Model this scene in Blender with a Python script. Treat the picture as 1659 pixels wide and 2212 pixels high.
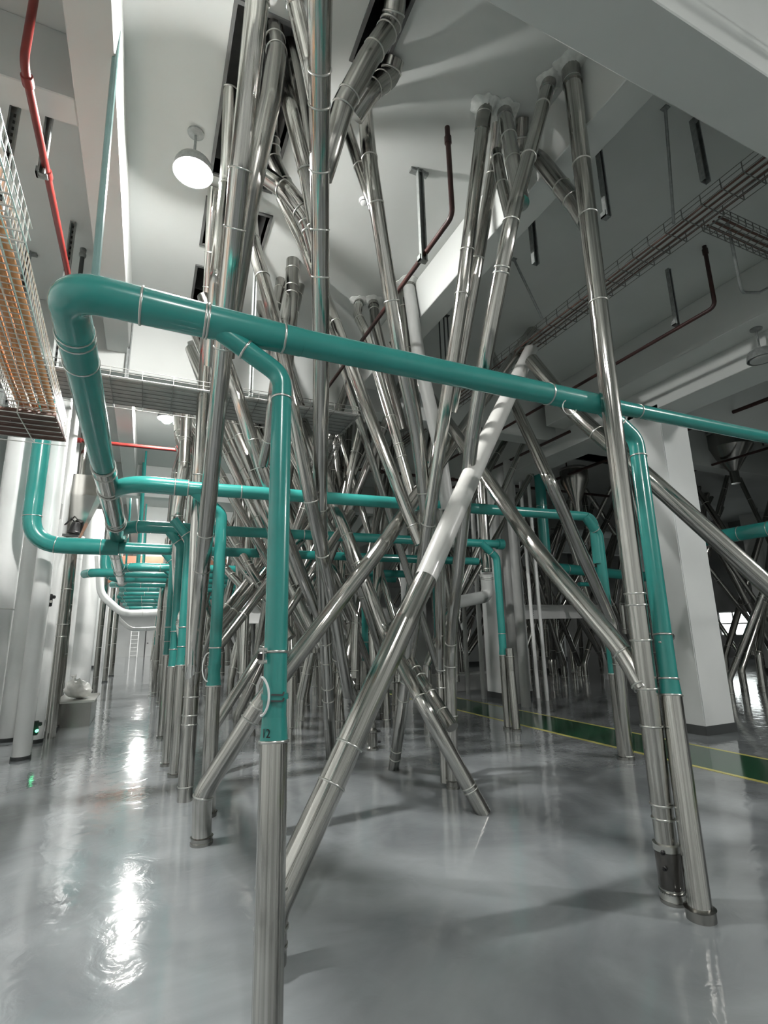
import bpy, bmesh, math, random
from mathutils import Vector, Matrix, Euler
random.seed(7)
SC = bpy.context.scene
for o in list(bpy.data.objects): bpy.data.objects.remove(o, do_unlink=True)
COL = SC.collection
PI = math.pi
V = Vector

# ------------------------------------------------------------------ camera
F, CX, CY, EYE = 1125.0, 829.5, 1106.0, 1.6       # focal length in pixels of the 1659 x 2212 frame
RT = V((0.91189895, 0.07128051, 0.40417743)); FW = V((-0.40983158, 0.21063529, 0.88750823)); UP = V((-0.02187199, -0.97496249, 0.2212911))
ROWS = (RT, FW, UP)                                # world X, Y, Z in camera axes (right, down, forward)
cam = bpy.data.cameras.new('camera'); camo = bpy.data.objects.new('camera', cam); COL.objects.link(camo)
cam.sensor_fit = 'VERTICAL'; cam.sensor_height = 24.0; cam.lens = 24.0 * F / 2212.0
cam.clip_start = 0.05; cam.clip_end = 200
cr = [V((ROWS[i][0], -ROWS[i][1], -ROWS[i][2])) for i in range(3)]
camo.matrix_world = Matrix(((cr[0][0], cr[0][1], cr[0][2], 0), (cr[1][0], cr[1][1], cr[1][2], 0), (cr[2][0], cr[2][1], cr[2][2], EYE), (0, 0, 0, 1)))
SC.camera = camo

# ------------------------------------------------------------------ world, view, lamps' power
w = bpy.data.worlds.new('world'); SC.world = w; w.use_nodes = True
w.node_tree.nodes['Background'].inputs[0].default_value = (0.80, 0.87, 1.0, 1); w.node_tree.nodes['Background'].inputs[1].default_value = 1.0
SC.view_settings.view_transform = 'Standard'; SC.view_settings.look = 'None'; SC.view_settings.gamma = 1; SC.view_settings.use_curve_mapping = False
SC.view_settings.exposure = -0.14
LAMP_W = 860.0
ZC = 6.25

# ------------------------------------------------------------------ helpers
def ray(px, py):
    c = V((px - CX, py - CY, F)); return V((RT.dot(c), FW.dot(c), UP.dot(c)))
def at(px, py, k, v=0.0):
    """world point seen at (px, py): k = f floor, c ceiling, X / Y / Z plane, d distance along the view axis"""
    d = ray(px, py)
    if k == 'f': t = -EYE / d[2]
    elif k == 'c': t = (ZC - EYE) / d[2]
    elif k == 'X': t = v / d[0]
    elif k == 'Y': t = v / d[1]
    elif k == 'Z': t = (v - EYE) / d[2]
    else: t = v / F
    p = d * t; p[2] += EYE; return p
def camd(p):
    q = V((p[0], p[1], p[2] - EYE)); return RT[2] * q[0] + FW[2] * q[1] + UP[2] * q[2]
def proj(p):
    q = V((p[0], p[1], p[2] - EYE)); z = camd(p)
    return ((RT[0] * q[0] + FW[0] * q[1] + UP[0] * q[2]) / z * F + CX, (RT[1] * q[0] + FW[1] * q[1] + UP[1] * q[2]) / z * F + CY)

def tag(o, label=None, cat=None, group=None, kind=None):
    if label: o['label'] = label
    if cat: o['category'] = cat
    if group: o['group'] = group
    if kind: o['kind'] = kind
    return o
def empty(name, loc, label, cat, group=None):
    o = bpy.data.objects.new(name, None); COL.objects.link(o); o.location = loc; o.empty_display_size = 0.05
    return tag(o, label, cat, group)
def link(name, bm, mat, parent=None, smooth=False, angle=None):
    me = bpy.data.meshes.new(name)
    bm.normal_update(); bm.to_mesh(me); bm.free()
    me.materials.append(mat)
    o = bpy.data.objects.new(name, me); COL.objects.link(o)
    if smooth:
        me.polygons.foreach_set('use_smooth', [True] * len(me.polygons))
        if angle:
            try: me.set_sharp_from_angle(angle=angle)
            except Exception: pass
    if parent is not None:
        o.parent = parent; o.matrix_parent_inverse = Matrix.Translation(-parent.location) if parent.parent is None else Matrix.Identity(4)
        if parent.parent is not None: o.matrix_parent_inverse = Matrix.Identity(4)
    return o
def box(bm, x0, x1, y0, y1, z0, z1, M=None):
    vs = [bm.verts.new(V((x, y, z))) for x in (x0, x1) for y in (y0, y1) for z in (z0, z1)]
    for f in ((0, 1, 3, 2), (4, 6, 7, 5), (0, 4, 5, 1), (2, 3, 7, 6), (0, 2, 6, 4), (1, 5, 7, 3)): bm.faces.new([vs[i] for i in f])
    if M is not None:
        for v in vs: v.co = M @ v.co
    return vs
def beam_box(bm, a, b, wd, ht, up=V((0, 0, 1))):
    a, b = V(a), V(b); t = (b - a).normalized()
    if abs(t.dot(up)) > 0.95: up = V((0, 1, 0))
    s = t.cross(up).normalized(); u = s.cross(t)
    vs = [bm.verts.new(p + s * (i * wd / 2) + u * (j * ht / 2)) for p in (a, b) for i in (-1, 1) for j in (-1, 1)]
    for f in ((0, 1, 3, 2), (4, 6, 7, 5), (0, 4, 5, 1), (2, 3, 7, 6), (0, 2, 6, 4), (1, 5, 7, 3)): bm.faces.new([vs[i] for i in f])
def frames(pts):
    T = []
    n = len(pts)
    for i in range(n):
        a = pts[max(0, i - 1)]; b = pts[min(n - 1, i + 1)]
        T.append((b - a).normalized())
    ref = V((0, 1, 0)) if abs(T[0].dot(V((0, 1, 0)))) < 0.9 else V((1, 0, 0))
    s = T[0].cross(ref).normalized(); out = []
    for i in range(n):
        s = (s - T[i] * s.dot(T[i])).normalized()
        out.append((T[i], s, T[i].cross(s)))
    return out
def sweep(bm, pts, rad, seg=20, cap=True):
    """tube along pts, radius number or list, with u around and v along in metres"""
    if not isinstance(rad, (list, tuple)): rad = [rad] * len(pts)
    uv = bm.loops.layers.uv.verify()
    fr = frames(pts); rings = []; s = [0.0]
    for i in range(1, len(pts)): s.append(s[-1] + (pts[i] - pts[i - 1]).length)
    off = random.random() * 37
    for i, p in enumerate(pts):
        t, a, b = fr[i]
        rings.append([bm.verts.new(p + (a * math.cos(2 * PI * k / seg) + b * math.sin(2 * PI * k / seg)) * rad[i]) for k in range(seg)])
    for i in range(len(pts) - 1):
        for k in range(seg):
            k2 = (k + 1) % seg
            f = bm.faces.new((rings[i][k], rings[i][k2], rings[i + 1][k2], rings[i + 1][k]))
            for lp, (uu, vv) in zip(f.loops, ((k, s[i]), (k + 1, s[i]), (k + 1, s[i + 1]), (k, s[i + 1]))): lp[uv].uv = (uu / seg + off, vv + off)
    if cap:
        bm.faces.new(list(reversed(rings[0]))); bm.faces.new(rings[-1])
def fillet(pts, rad, bend, nseg):
    """round the inner corners of a 3-D polyline; bend = bend radius"""
    out = [pts[0]]; ro = [rad[0]]
    for i in range(1, len(pts) - 1):
        a, p, b = pts[i - 1], pts[i], pts[i + 1]
        u = (a - p); v = (b - p); lu, lv = u.length, v.length; u.normalize(); v.normalize()
        ang = u.angle(v)
        if ang > PI - 0.02: out.append(p); ro.append(rad[i]); continue
        d = min(bend / math.tan(ang / 2), lu * 0.45, lv * 0.45)
        p0 = p + u * d; p1 = p + v * d
        m = max(2, min(nseg, int((PI - ang) / 0.12) + 1))
        for k in range(m + 1):
            t = k / m
            out.append(p0 * (1 - t) ** 2 + p * 2 * t * (1 - t) + p1 * t * t); ro.append(rad[i])
    out.append(pts[-1]); ro.append(rad[-1]); return out, ro
def dense(pts, rad, step=1.2):
    o, r = [pts[0]], [rad[0]]
    for i in range(1, len(pts)):
        n = max(1, int((pts[i] - pts[i - 1]).length / step))
        for k in range(1, n + 1):
            t = k / n; o.append(pts[i - 1].lerp(pts[i], t)); r.append(rad[i - 1] * (1 - t) + rad[i] * t)
    return o, r
def lathe(bm, prof, c, axis=V((0, 0, 1)), seg=24):
    axis = V(axis).normalized(); ref = V((1, 0, 0)) if abs(axis.x) < 0.9 else V((0, 1, 0))
    a = axis.cross(ref).normalized(); b = axis.cross(a); rs = []
    for r, h in prof:
        rs.append([bm.verts.new(V(c) + axis * h + (a * math.cos(2 * PI * k / seg) + b * math.sin(2 * PI * k / seg)) * max(r, 1e-4)) for k in range(seg)])
    for i in range(len(rs) - 1):
        for k in range(seg):
            k2 = (k + 1) % seg; bm.faces.new((rs[i][k], rs[i][k2], rs[i + 1][k2], rs[i + 1][k]))
    bm.faces.new(list(reversed(rs[0]))); bm.faces.new(rs[-1])

# ------------------------------------------------------------------ materials
def mat(name, col, rough=0.5, metal=0.0, spec=0.5, coat=0.0):
    m = bpy.data.materials.new(name); m.use_nodes = True
    b = m.node_tree.nodes['Principled BSDF']
    b.inputs['Base Color'].default_value = (*col, 1); b.inputs['Roughness'].default_value = rough; b.inputs['Metallic'].default_value = metal
    b.inputs['Specular IOR Level'].default_value = spec; b.inputs['Coat Weight'].default_value = coat; b.inputs['Coat Roughness'].default_value = 0.06
    return m, m.node_tree.nodes, m.node_tree.links, b
def noisy(name, c1, c2, scale=3, rough=0.6, metal=0.0, bump=0.0, spec=0.5, coat=0.0, detail=4):
    m, N, L, b = mat(name, c1, rough, metal, spec, coat)
    tc = N.new('ShaderNodeTexCoord'); nz = N.new('ShaderNodeTexNoise'); nz.inputs['Scale'].default_value = scale; nz.inputs['Detail'].default_value = detail
    L.new(tc.outputs['Object'], nz.inputs['Vector'])
    rp = N.new('ShaderNodeValToRGB'); rp.color_ramp.elements[0].position = 0.35; rp.color_ramp.elements[1].position = 0.68
    rp.color_ramp.elements[0].color = (*c1, 1); rp.color_ramp.elements[1].color = (*c2, 1)
    L.new(nz.outputs['Fac'], rp.inputs['Fac']); L.new(rp.outputs['Color'], b.inputs['Base Color'])
    if bump:
        bp = N.new('ShaderNodeBump'); bp.inputs['Strength'].default_value = bump; bp.inputs['Distance'].default_value = 0.01
        L.new(nz.outputs['Fac'], bp.inputs['Height']); L.new(bp.outputs['Normal'], b.inputs['Normal'])
    return m
def steel(name, col, rough, streak=0.25, dist=0.004):
    """rolled stainless sheet: faint lengthwise creases, dull streaks, and reflected stripes put into the colour"""
    m, N, L, b = mat(name, col, rough, 1.0)
    uv = N.new('ShaderNodeUVMap'); mp = N.new('ShaderNodeMapping'); mp.inputs['Scale'].default_value = (12, 0.16, 1)
    L.new(uv.outputs['UV'], mp.inputs['Vector'])
    n1 = N.new('ShaderNodeTexNoise'); n1.inputs['Scale'].default_value = 1.6; n1.inputs['Detail'].default_value = 4; n1.inputs['Roughness'].default_value = 0.55
    L.new(mp.outputs['Vector'], n1.inputs['Vector'])
    bp = N.new('ShaderNodeBump'); bp.inputs['Strength'].default_value = streak; bp.inputs['Distance'].default_value = dist
    L.new(n1.outputs['Fac'], bp.inputs['Height']); L.new(bp.outputs['Normal'], b.inputs['Normal'])
    mr = N.new('ShaderNodeMapRange'); mr.inputs['From Min'].default_value = 0.3; mr.inputs['From Max'].default_value = 0.75
    mr.inputs['To Min'].default_value = rough * 0.6; mr.inputs['To Max'].default_value = rough * 1.6
    L.new(n1.outputs['Fac'], mr.inputs['Value']); L.new(mr.outputs['Result'], b.inputs['Roughness'])
    rp = N.new('ShaderNodeValToRGB'); rp.color_ramp.elements[0].position = 0.30; rp.color_ramp.elements[1].position = 0.56
    rp.color_ramp.elements[0].color = (*[c * 0.42 for c in col], 1); rp.color_ramp.elements[1].color = (*[min(1, c * 1.1) for c in col], 1)  # dark and pale stripes in the colour stand in for reflected surroundings
    L.new(n1.outputs['Fac'], rp.inputs['Fac']); L.new(rp.outputs['Color'], b.inputs['Base Color'])
    return m
M = {}
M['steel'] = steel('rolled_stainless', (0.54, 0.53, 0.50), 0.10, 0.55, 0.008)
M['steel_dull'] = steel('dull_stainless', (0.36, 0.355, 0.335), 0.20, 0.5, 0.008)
M['steel_lit'] = steel('lit_stainless', (0.80, 0.79, 0.75), 0.11, 0.3, 0.006)  # paler copy of the stainless, with strong light put into its colour
M['ring'] = mat('clamp_ring_metal', (0.62, 0.62, 0.59), 0.28, 1.0)[0]
M['teal'] = noisy('teal_paint', (0.024, 0.235, 0.212), (0.028, 0.255, 0.230), 5, 0.24, bump=0.03, spec=0.5, coat=0.35)
M['ceil'] = noisy('ceiling_paint', (0.52, 0.54, 0.525), (0.57, 0.59, 0.575), 0.8, 0.85, bump=0.05)
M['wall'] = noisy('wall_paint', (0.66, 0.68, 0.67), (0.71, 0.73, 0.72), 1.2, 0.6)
M['wall_dim'] = noisy('dimmed_wall_paint', (0.20, 0.205, 0.20), (0.26, 0.265, 0.26), 1.2, 0.7)  # darker copy of the wall paint; the far dimness is put into its colour
M['white'] = noisy('white_enamel', (0.74, 0.75, 0.74), (0.80, 0.81, 0.80), 2.0, 0.32, coat=0.2)
M['satin'] = noisy('satin_off_white_paint', (0.52, 0.52, 0.50), (0.58, 0.58, 0.56), 2.0, 0.3, coat=0.3)
M['greypaint'] = noisy('grey_paint', (0.42, 0.43, 0.42), (0.47, 0.48, 0.47), 2.0, 0.38)
M['darkgrey'] = mat('dark_grey_paint', (0.06, 0.065, 0.065), 0.5)[0]
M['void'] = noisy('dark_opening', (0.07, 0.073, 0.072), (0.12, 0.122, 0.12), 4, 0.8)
M['black'] = mat('black_plastic', (0.012, 0.012, 0.013), 0.4)[0]
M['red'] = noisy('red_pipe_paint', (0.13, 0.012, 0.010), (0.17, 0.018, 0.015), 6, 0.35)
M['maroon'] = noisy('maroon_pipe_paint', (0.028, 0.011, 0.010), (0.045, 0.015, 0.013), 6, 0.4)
M['galv'] = noisy('galvanised_strut', (0.20, 0.215, 0.21), (0.28, 0.295, 0.29), 25, 0.45, metal=0.3)
M['wire'] = mat('zinc_wire', (0.72, 0.73, 0.70), 0.35, 0.8)[0]
M['wire_dark'] = mat('dull_wire', (0.20, 0.20, 0.19), 0.45, 0.7)[0]
M['orange'] = noisy('orange_cable', (0.52, 0.22, 0.08), (0.62, 0.32, 0.15), 8, 0.45)
M['tealgrey'] = noisy('faded_teal_grey_paint', (0.16, 0.27, 0.26), (0.20, 0.32, 0.31), 6, 0.3)
M['brown'] = noisy('brown_cable', (0.085, 0.045, 0.034), (0.12, 0.06, 0.045), 8, 0.5)
M['greycable'] = noisy('grey_cable', (0.33, 0.33, 0.32), (0.42, 0.42, 0.41), 8, 0.5)
M['green'] = noisy('green_floor_paint', (0.012, 0.075, 0.032), (0.018, 0.095, 0.042), 1.3, 0.13, coat=0.3)
M['yellow'] = mat('yellow_line_paint', (0.62, 0.56, 0.16), 0.2)[0]
M['plastic'] = noisy('translucent_bag', (0.72, 0.72, 0.68), (0.82, 0.82, 0.79), 14, 0.35)
M['rust'] = noisy('primer_brown', (0.17, 0.07, 0.035), (0.22, 0.09, 0.05), 2, 0.6)
M['plaster'] = noisy('torn_plaster', (0.55, 0.57, 0.55), (0.70, 0.72, 0.70), 18, 0.9, bump=0.6)
M['smoke'] = mat('smoked_glass', (0.045, 0.043, 0.04), 0.12, coat=0.5)[0]
M['clear'] = mat('clear_sleeve', (0.75, 0.74, 0.68), 0.08)[0]
M['clear'].node_tree.nodes['Principled BSDF'].inputs['Transmission Weight'].default_value = 0.7
LAMPS = {'main': 1.55, 'back': 0.55, 'backright': 1.5, 'far': 1.1}
def emis(name, col, s):
    m, N, L, b = mat(name, (0.8, 0.8, 0.8), 0.5)
    b.inputs['Emission Color'].default_value = (*col, 1); b.inputs['Emission Strength'].default_value = s; return m
GR = 0.11
for k_, v_ in LAMPS.items(): M['lamp_' + k_] = emis('lamp_glow_' + k_, (1.0, 0.985, 0.955), v_ * LAMP_W / (4 * PI * PI * GR * GR))
M['day'] = emis('daylight_pane', (0.93, 1.0, 0.98), 4.5)
M['led'] = emis('green_indicator', (0.1, 1.0, 0.4), 6.0)
# floor: glossy epoxy
def floor_mat():
    m, N, L, b = mat('grey_epoxy', (0.3, 0.3, 0.3), 0.13, coat=0.45)
    tc = N.new('ShaderNodeTexCoord')
    n1 = N.new('ShaderNodeTexNoise'); n1.inputs['Scale'].default_value = 0.9; n1.inputs['Detail'].default_value = 5; n1.inputs['Distortion'].default_value = 1.2
    L.new(tc.outputs['Object'], n1.inputs['Vector'])
    rp = N.new('ShaderNodeValToRGB'); rp.color_ramp.elements[0].position = 0.3; rp.color_ramp.elements[1].position = 0.72
    rp.color_ramp.elements[0].color = (0.175, 0.190, 0.198, 1); rp.color_ramp.elements[1].color = (0.30, 0.322, 0.334, 1)
    L.new(n1.outputs['Fac'], rp.inputs['Fac']); L.new(rp.outputs['Color'], b.inputs['Base Color'])
    n2 = N.new('ShaderNodeTexNoise'); n2.inputs['Scale'].default_value = 5; n2.inputs['Detail'].default_value = 4; n2.inputs['Distortion'].default_value = 0.8
    L.new(tc.outputs['Object'], n2.inputs['Vector'])
    bp = N.new('ShaderNodeBump'); bp.inputs['Strength'].default_value = 0.30; bp.inputs['Distance'].default_value = 0.012
    L.new(n2.outputs['Fac'], bp.inputs['Height']); L.new(bp.outputs['Normal'], b.inputs['Normal']); L.new(bp.outputs['Normal'], b.inputs['Coat Normal'])
    mr = N.new('ShaderNodeMapRange'); mr.inputs['To Min'].default_value = 0.05; mr.inputs['To Max'].default_value = 0.14
    L.new(n1.outputs['Fac'], mr.inputs['Value']); L.new(mr.outputs['Result'], b.inputs['Roughness'])
    return m
M['floor'] = floor_mat()

# ------------------------------------------------------------------ the hall
X0, X1, Y0, Y1 = -3.4, 25.0, -7.0, 46.5
def struct(name, bm, m, **k): return tag(link(name, bm, m, **k), kind='structure')
bm = bmesh.new(); box(bm, X0, X1, Y0, Y1, -0.2, 0); struct('floor', bm, M['floor'])
holes = [(0.31, 0.90, 3.13, 4.75), (0.31, 0.98, 5.12, 5.85), (0.30, 0.78, 6.3, 7.05), (1.25, 1.50, 2.35, 3.15), (1.5, 2.3, 9.0, 13.0), (9.6, 12.4, 8.5, 10.6)]
bm = bmesh.new()
xs = sorted({X0, X1, *[h[0] for h in holes], *[h[1] for h in holes]}); ys = sorted({Y0, Y1, *[h[2] for h in holes], *[h[3] for h in holes]})
for i in range(len(xs) - 1):
    for j in range(len(ys) - 1):
        mx, my = (xs[i] + xs[i + 1]) / 2, (ys[j] + ys[j + 1]) / 2
        if any(h[0] < mx < h[1] and h[2] < my < h[3] for h in holes): continue
        box(bm, xs[i], xs[i + 1], ys[j], ys[j + 1], ZC, ZC + 0.18)
bmesh.ops.remove_doubles(bm, verts=bm.verts, dist=1e-5)
struct('ceiling', bm, M['ceil'])
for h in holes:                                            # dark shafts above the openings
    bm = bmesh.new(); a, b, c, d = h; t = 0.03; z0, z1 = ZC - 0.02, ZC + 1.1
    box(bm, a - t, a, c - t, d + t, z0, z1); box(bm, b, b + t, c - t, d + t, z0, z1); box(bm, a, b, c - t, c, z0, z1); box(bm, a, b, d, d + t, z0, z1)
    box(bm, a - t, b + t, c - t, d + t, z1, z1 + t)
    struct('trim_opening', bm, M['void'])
for nm, x0, x1, y0, y1 in (('wall_left', X0 - .2, X0, Y0, Y1), ('wall_back', X0, X1, Y1, Y1 + .2), ('wall_front', X0, X1, Y0 - .2, Y0)):
    bm = bmesh.new(); box(bm, x0, x1, y0, y1, 0, ZC); struct(nm, bm, M['wall'])
# right wall with window holes
wins = [(14.0, 16.6), (18.4, 21.0)]
bm = bmesh.new(); yy = Y0
for a, b in wins:
    box(bm, X1, X1 + .2, yy, a, 0, ZC); box(bm, X1, X1 + .2, a, b, 0, 1.0); box(bm, X1, X1 + .2, a, b, 2.1, ZC); yy = b
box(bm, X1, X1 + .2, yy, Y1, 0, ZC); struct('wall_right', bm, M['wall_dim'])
for i, (a, b) in enumerate(wins):
    bm = bmesh.new(); box(bm, X1 + .1, X1 + .12, a, b, 1.0, 2.1); wo = struct('window_%d' % (i + 1), bm, M['day'])
    bm = bmesh.new()
    for k in range(5): y = a + (b - a) * k / 4; box(bm, X1 + .04, X1 + .1, y - .03, y + .03, 1.0, 2.1)
    for z in (1.02, 1.55, 2.08): box(bm, X1 + .04, X1 + .1, a, b, z - .03, z + .03)
    f = link('window_frame', bm, M['white'], wo); f.matrix_parent_inverse = Matrix.Identity(4)
# ceiling beams
BZ = 5.65
def bm_box(name, *a):
    bm = bmesh.new(); box(bm, *a); bmesh.ops.bevel(bm, geom=bm.edges[:], offset=0.008, segments=1, affect='EDGES'); return struct(name, bm, M['ceil'])
bm_box('trim_beam', X0, X1, 1.50, 1.92, 5.35, ZC - .001)                  # the deep cross beam over the camera
bm_box('trim_beam', -0.78, -0.48, 1.92, Y1, BZ, ZC - .001)
bm_box('trim_beam', -0.78, -0.48, Y0, 1.50, BZ, ZC - .001)
bm_box('trim_beam', 3.05, 3.35, 1.92, 7.6, BZ, ZC - .001)
bm_box('trim_beam', 7.56, 8.25, 1.92, Y1, 5.12, ZC - .001)
bm_box('trim_beam', 7.09, 7.56, 1.92, 7.6, 5.53, ZC - .001)
bm_box('trim_beam', X0, -0.78, 3.88, 4.13, BZ, ZC - .001)
bm_box('trim_beam', 8.25, X1, 5.5, 5.9, 5.12, ZC - .001)
for y in (7.85, 15.4, 20.6, 26, 31.5, 37, 42): bm_box('trim_beam', X0, X1, y, y + .35, 5.35, ZC - .002)
bm_box('trim_beam', 3.05, 3.35, 8.2, Y1, BZ, ZC - .003)
def column(x0, x1, y0, y1, top=5.2):
    bm = bmesh.new(); box(bm, x0, x1, y0, y1, 0, top); bmesh.ops.bevel(bm, geom=bm.edges[:], offset=0.012, segments=2, affect='EDGES')
    c = struct('trim_column', bm, M['wall'])
    bm = bmesh.new(); box(bm, x0 - .012, x1 + .012, y0 - .012, y1 + .012, 0, .13); k = link('column_skirting', bm, M['darkgrey'], c); k.matrix_parent_inverse = Matrix.Identity(4)
column(7.56, 8.23, 5.47, 6.10); column(7.6, 8.44, 10.35, 10.95); column(7.6, 8.2, 14.9, 15.5); column(7.6, 8.2, 20.6, 21.2); column(7.6, 8.2, 26, 26.6)
for y in (8.0, 12.5, 17, 22, 27, 32): column(-2.7, -2.1, y, y + .6, ZC - .01)
for x in (13.4, 18.5):
    for y in (5.5, 10.4, 15.2, 20.6, 26): column(x, x + .65, y, y + .6)
# green walkway
t = empty('floor_walkway', (6.37, 12, 0.0), 'dark green painted walkway strip between two thin yellow lines, right of the leaning spouts', 'floor marking')
bm = bmesh.new(); box(bm, 5.91, 6.84, Y0 + .1, Y1 - .1, 0.0, 0.003); link('green_band', bm, M['green'], t)
for x in (5.85, 6.84):
    bm = bmesh.new(); box(bm, x, x + .06, Y0 + .1, Y1 - .1, 0.0, 0.004); link('yellow_line', bm, M['yellow'], t)

# ------------------------------------------------------------------ pipe builders
def P3(spec, D):
    """(px, py, kind[, value]); kind w = apparent width in pixels of a pipe of diameter D"""
    if isinstance(spec, Vector): return spec
    if spec[2] == 'p': return V(spec[3])
    if spec[2] == 'w': return at(spec[0], spec[1], 'd', D * F / spec[3])
    return at(*spec)
RINGM = {}
def ring(root, p, t, r, m='ring', name='clamp_ring', wd=0.006, pr=0.006):
    bm = bmesh.new()
    lathe(bm, [(r * 0.98, -wd), (r + pr * .6, -wd), (r + pr, -wd * .5), (r + pr, wd * .5), (r + pr * .6, wd), (r * 0.98, wd)], p, t, 24)
    return link(name, bm, M[m], root, True, 0.9)
def along(pts):
    s = [0.0]
    for i in range(1, len(pts)): s.append(s[-1] + (pts[i] - pts[i - 1]).length)
    return s
def place(pts, rad, key):
    """point, tangent and radius on a path where its picture coordinate equals key: number = y, ('x', v), ('s', metres from start), ('e', metres from end)"""
    s = along(pts)
    if isinstance(key, tuple) and key[0] in 'se':
        q = key[1] if key[0] == 's' else s[-1] - key[1]
        for i in range(len(pts) - 1):
            if s[i] <= q <= s[i + 1] + 1e-6:
                t = (q - s[i]) / max(1e-6, s[i + 1] - s[i]); return pts[i].lerp(pts[i + 1], t), (pts[i + 1] - pts[i]).normalized(), rad[i] * (1 - t) + rad[i + 1] * t
        return None
    ax, v = (0, key[1]) if isinstance(key, tuple) else (1, key)
    for i in range(len(pts) - 1):
        n = 24; last = None
        for k in range(n + 1):
            p = pts[i].lerp(pts[i + 1], k / n)
            if camd(p) < 0.2: last = None; continue
            q = proj(p)[ax] - v
            if last is not None and last * q <= 0:
                t = k / n; return p, (pts[i + 1] - pts[i]).normalized(), rad[i] * (1 - t) + rad[i + 1] * t
            last = q
    return None
def tube(root, specs, D, m='steel', rings=(), name='pipe_body', bend=None, nseg=12, D2=None, seg=24, ringm='ring', cap=True):
    pts = [P3(s, D) for s in specs]; n = len(pts)
    D2 = D2 or D
    L = along(pts); rad = [(D + (D2 - D) * L[i] / L[-1]) / 2 for i in range(n)]
    pts, rad = fillet(pts, rad, bend if bend is not None else D * 1.5, nseg)
    dp, dr = dense(pts, rad)
    bm = bmesh.new(); sweep(bm, dp, dr, seg, cap)
    o = link(name, bm, M[m], root, True, 0.7)
    for k in rings:
        q = place(dp, dr, k)
        if q: ring(root, q[0], q[1], q[2], ringm)
    return dp, dr
def base_of(specs, D): return P3(specs[0], D)
def spout(label, specs, D, rings=(), m='steel', group=None, foot=None, sleeve=None, bend=None, nseg=12, D2=None, name='spout_pipe', cat='pipe', seg=24, ringm='ring'):
    b = base_of(specs, D); root = empty(name, b, label, cat, group)
    dp, dr = tube(root, specs, D, m, rings, bend=bend, nseg=nseg, D2=D2, seg=seg, ringm=ringm)
    if foot:                                               # wider collar on the floor round the pipe's foot
        bm = bmesh.new(); z = 0.0
        lathe(bm, [(D / 2 + .012, 0), (D / 2 + .012, .02), (D / 2 + .008, .025), (D / 2 + .008, foot), (D / 2 + .013, foot + .006), (D / 2, foot + .012)], (b[0], b[1], 0), (0, 0, 1), 28)
        link('floor_collar', bm, M['steel_dull'], root, True, 0.6)
    if sleeve:                                             # sheet collar where the pipe leaves the ceiling
        p = dp[-1]; t = (dp[-1] - dp[-2]).normalized()
        bm = bmesh.new(); lathe(bm, [(dr[-1] * 1.02, -sleeve), (dr[-1] * 1.12, -sleeve), (dr[-1] * 1.12, -sleeve + .02), (dr[-1] * 1.07, -sleeve + .03), (dr[-1] * 1.07, 0.02)], p, t, 28)
        link('ceiling_sleeve', bm, M['steel_dull'], root, True, 0.6)
        if abs(p.z - ZC) < .05 and not any(h_[0] < p.x < h_[1] and h_[2] < p.y < h_[3] for h_ in holes):
            from mathutils import noise as nz_
            bm = bmesh.new(); n_ = 40; cs = []
            for rr, zz in ((1.0, 0.0), (1.0, -.012), (.62, -.03), (.5, -.045)):
                cs.append([bm.verts.new(V((p.x, p.y, ZC + zz)) + V((math.cos(2 * PI * k / n_), math.sin(2 * PI * k / n_), 0)) * dr[-1] * 2.0 * (rr + .28 * rr * nz_.noise(V((math.cos(2 * PI * k / n_) * 2 + p.x * 9, math.sin(2 * PI * k / n_) * 2, rr)))) + V((0, 0, .01 * nz_.noise(V((k, p.x * 5, rr * 7)))))) for k in range(n_)])
            for i in range(3):
                for k in range(n_): bm.faces.new((cs[i][k], cs[i][(k + 1) % n_], cs[i + 1][(k + 1) % n_], cs[i + 1][k]))
            bm.faces.new(list(reversed(cs[0]))); bm.faces.new(cs[-1])
            tag(link('trim_plaster', bm, M['plaster'], None, True, .8), kind='structure')
    return root, dp, dr
def pt(dp, dr, key):
    q = place(dp, dr, key); return q[0]

# ------------------------------------------------------------------ teal suction manifold
MY, MZ, NZ = 2.631, 3.03, 3.223
def manifold(label, pieces, loc, group=None, seg=24):
    """pieces: (points, D, material, rings, D2)"""
    root = empty('manifold_pipe', loc, label, 'pipe', group); paths = []
    for p in pieces:
        pts, D, m, rg = p[:4]; D2 = p[4] if len(p) > 4 else None
        paths.append(tube(root, pts, D, m, rg, name=('teal_section' if m == 'teal' else 'steel_section'), D2=D2, bend=p[5] if len(p) > 5 else None, seg=seg))
    return root, paths
t1, pth = manifold('large near teal manifold pipe crossing the picture from the upper left elbow rightwards', [
    ([V((-0.465, 3.02, NZ + .02)), V((-0.465, MY, NZ + .02)), V((0.193, MY, NZ))], 0.195, 'teal', [('x', 302), ('x', 447), ('e', .015)], 0.179, 0.225),
    ([V((0.193, MY, NZ)), V((0.704, MY, NZ - .01))], 0.176, 'teal', [('x', 606)], 0.159),
    ([V((0.704, MY, NZ - .01)), V((2.974, MY, NZ - .01))], 0.155, 'teal', [('x', 1170), ('x', 1292)], 0.151),
    ([V((2.974, MY, NZ - .01)), V((3.2, MY, NZ)), ], 0.148, 'teal', [], 0.111),
    ([V((3.2, MY, NZ)), V((7.9, MY, NZ + .02))], 0.109, 'teal', [('x', 1368)], 0.102)], (-0.465, MY, NZ))
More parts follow.
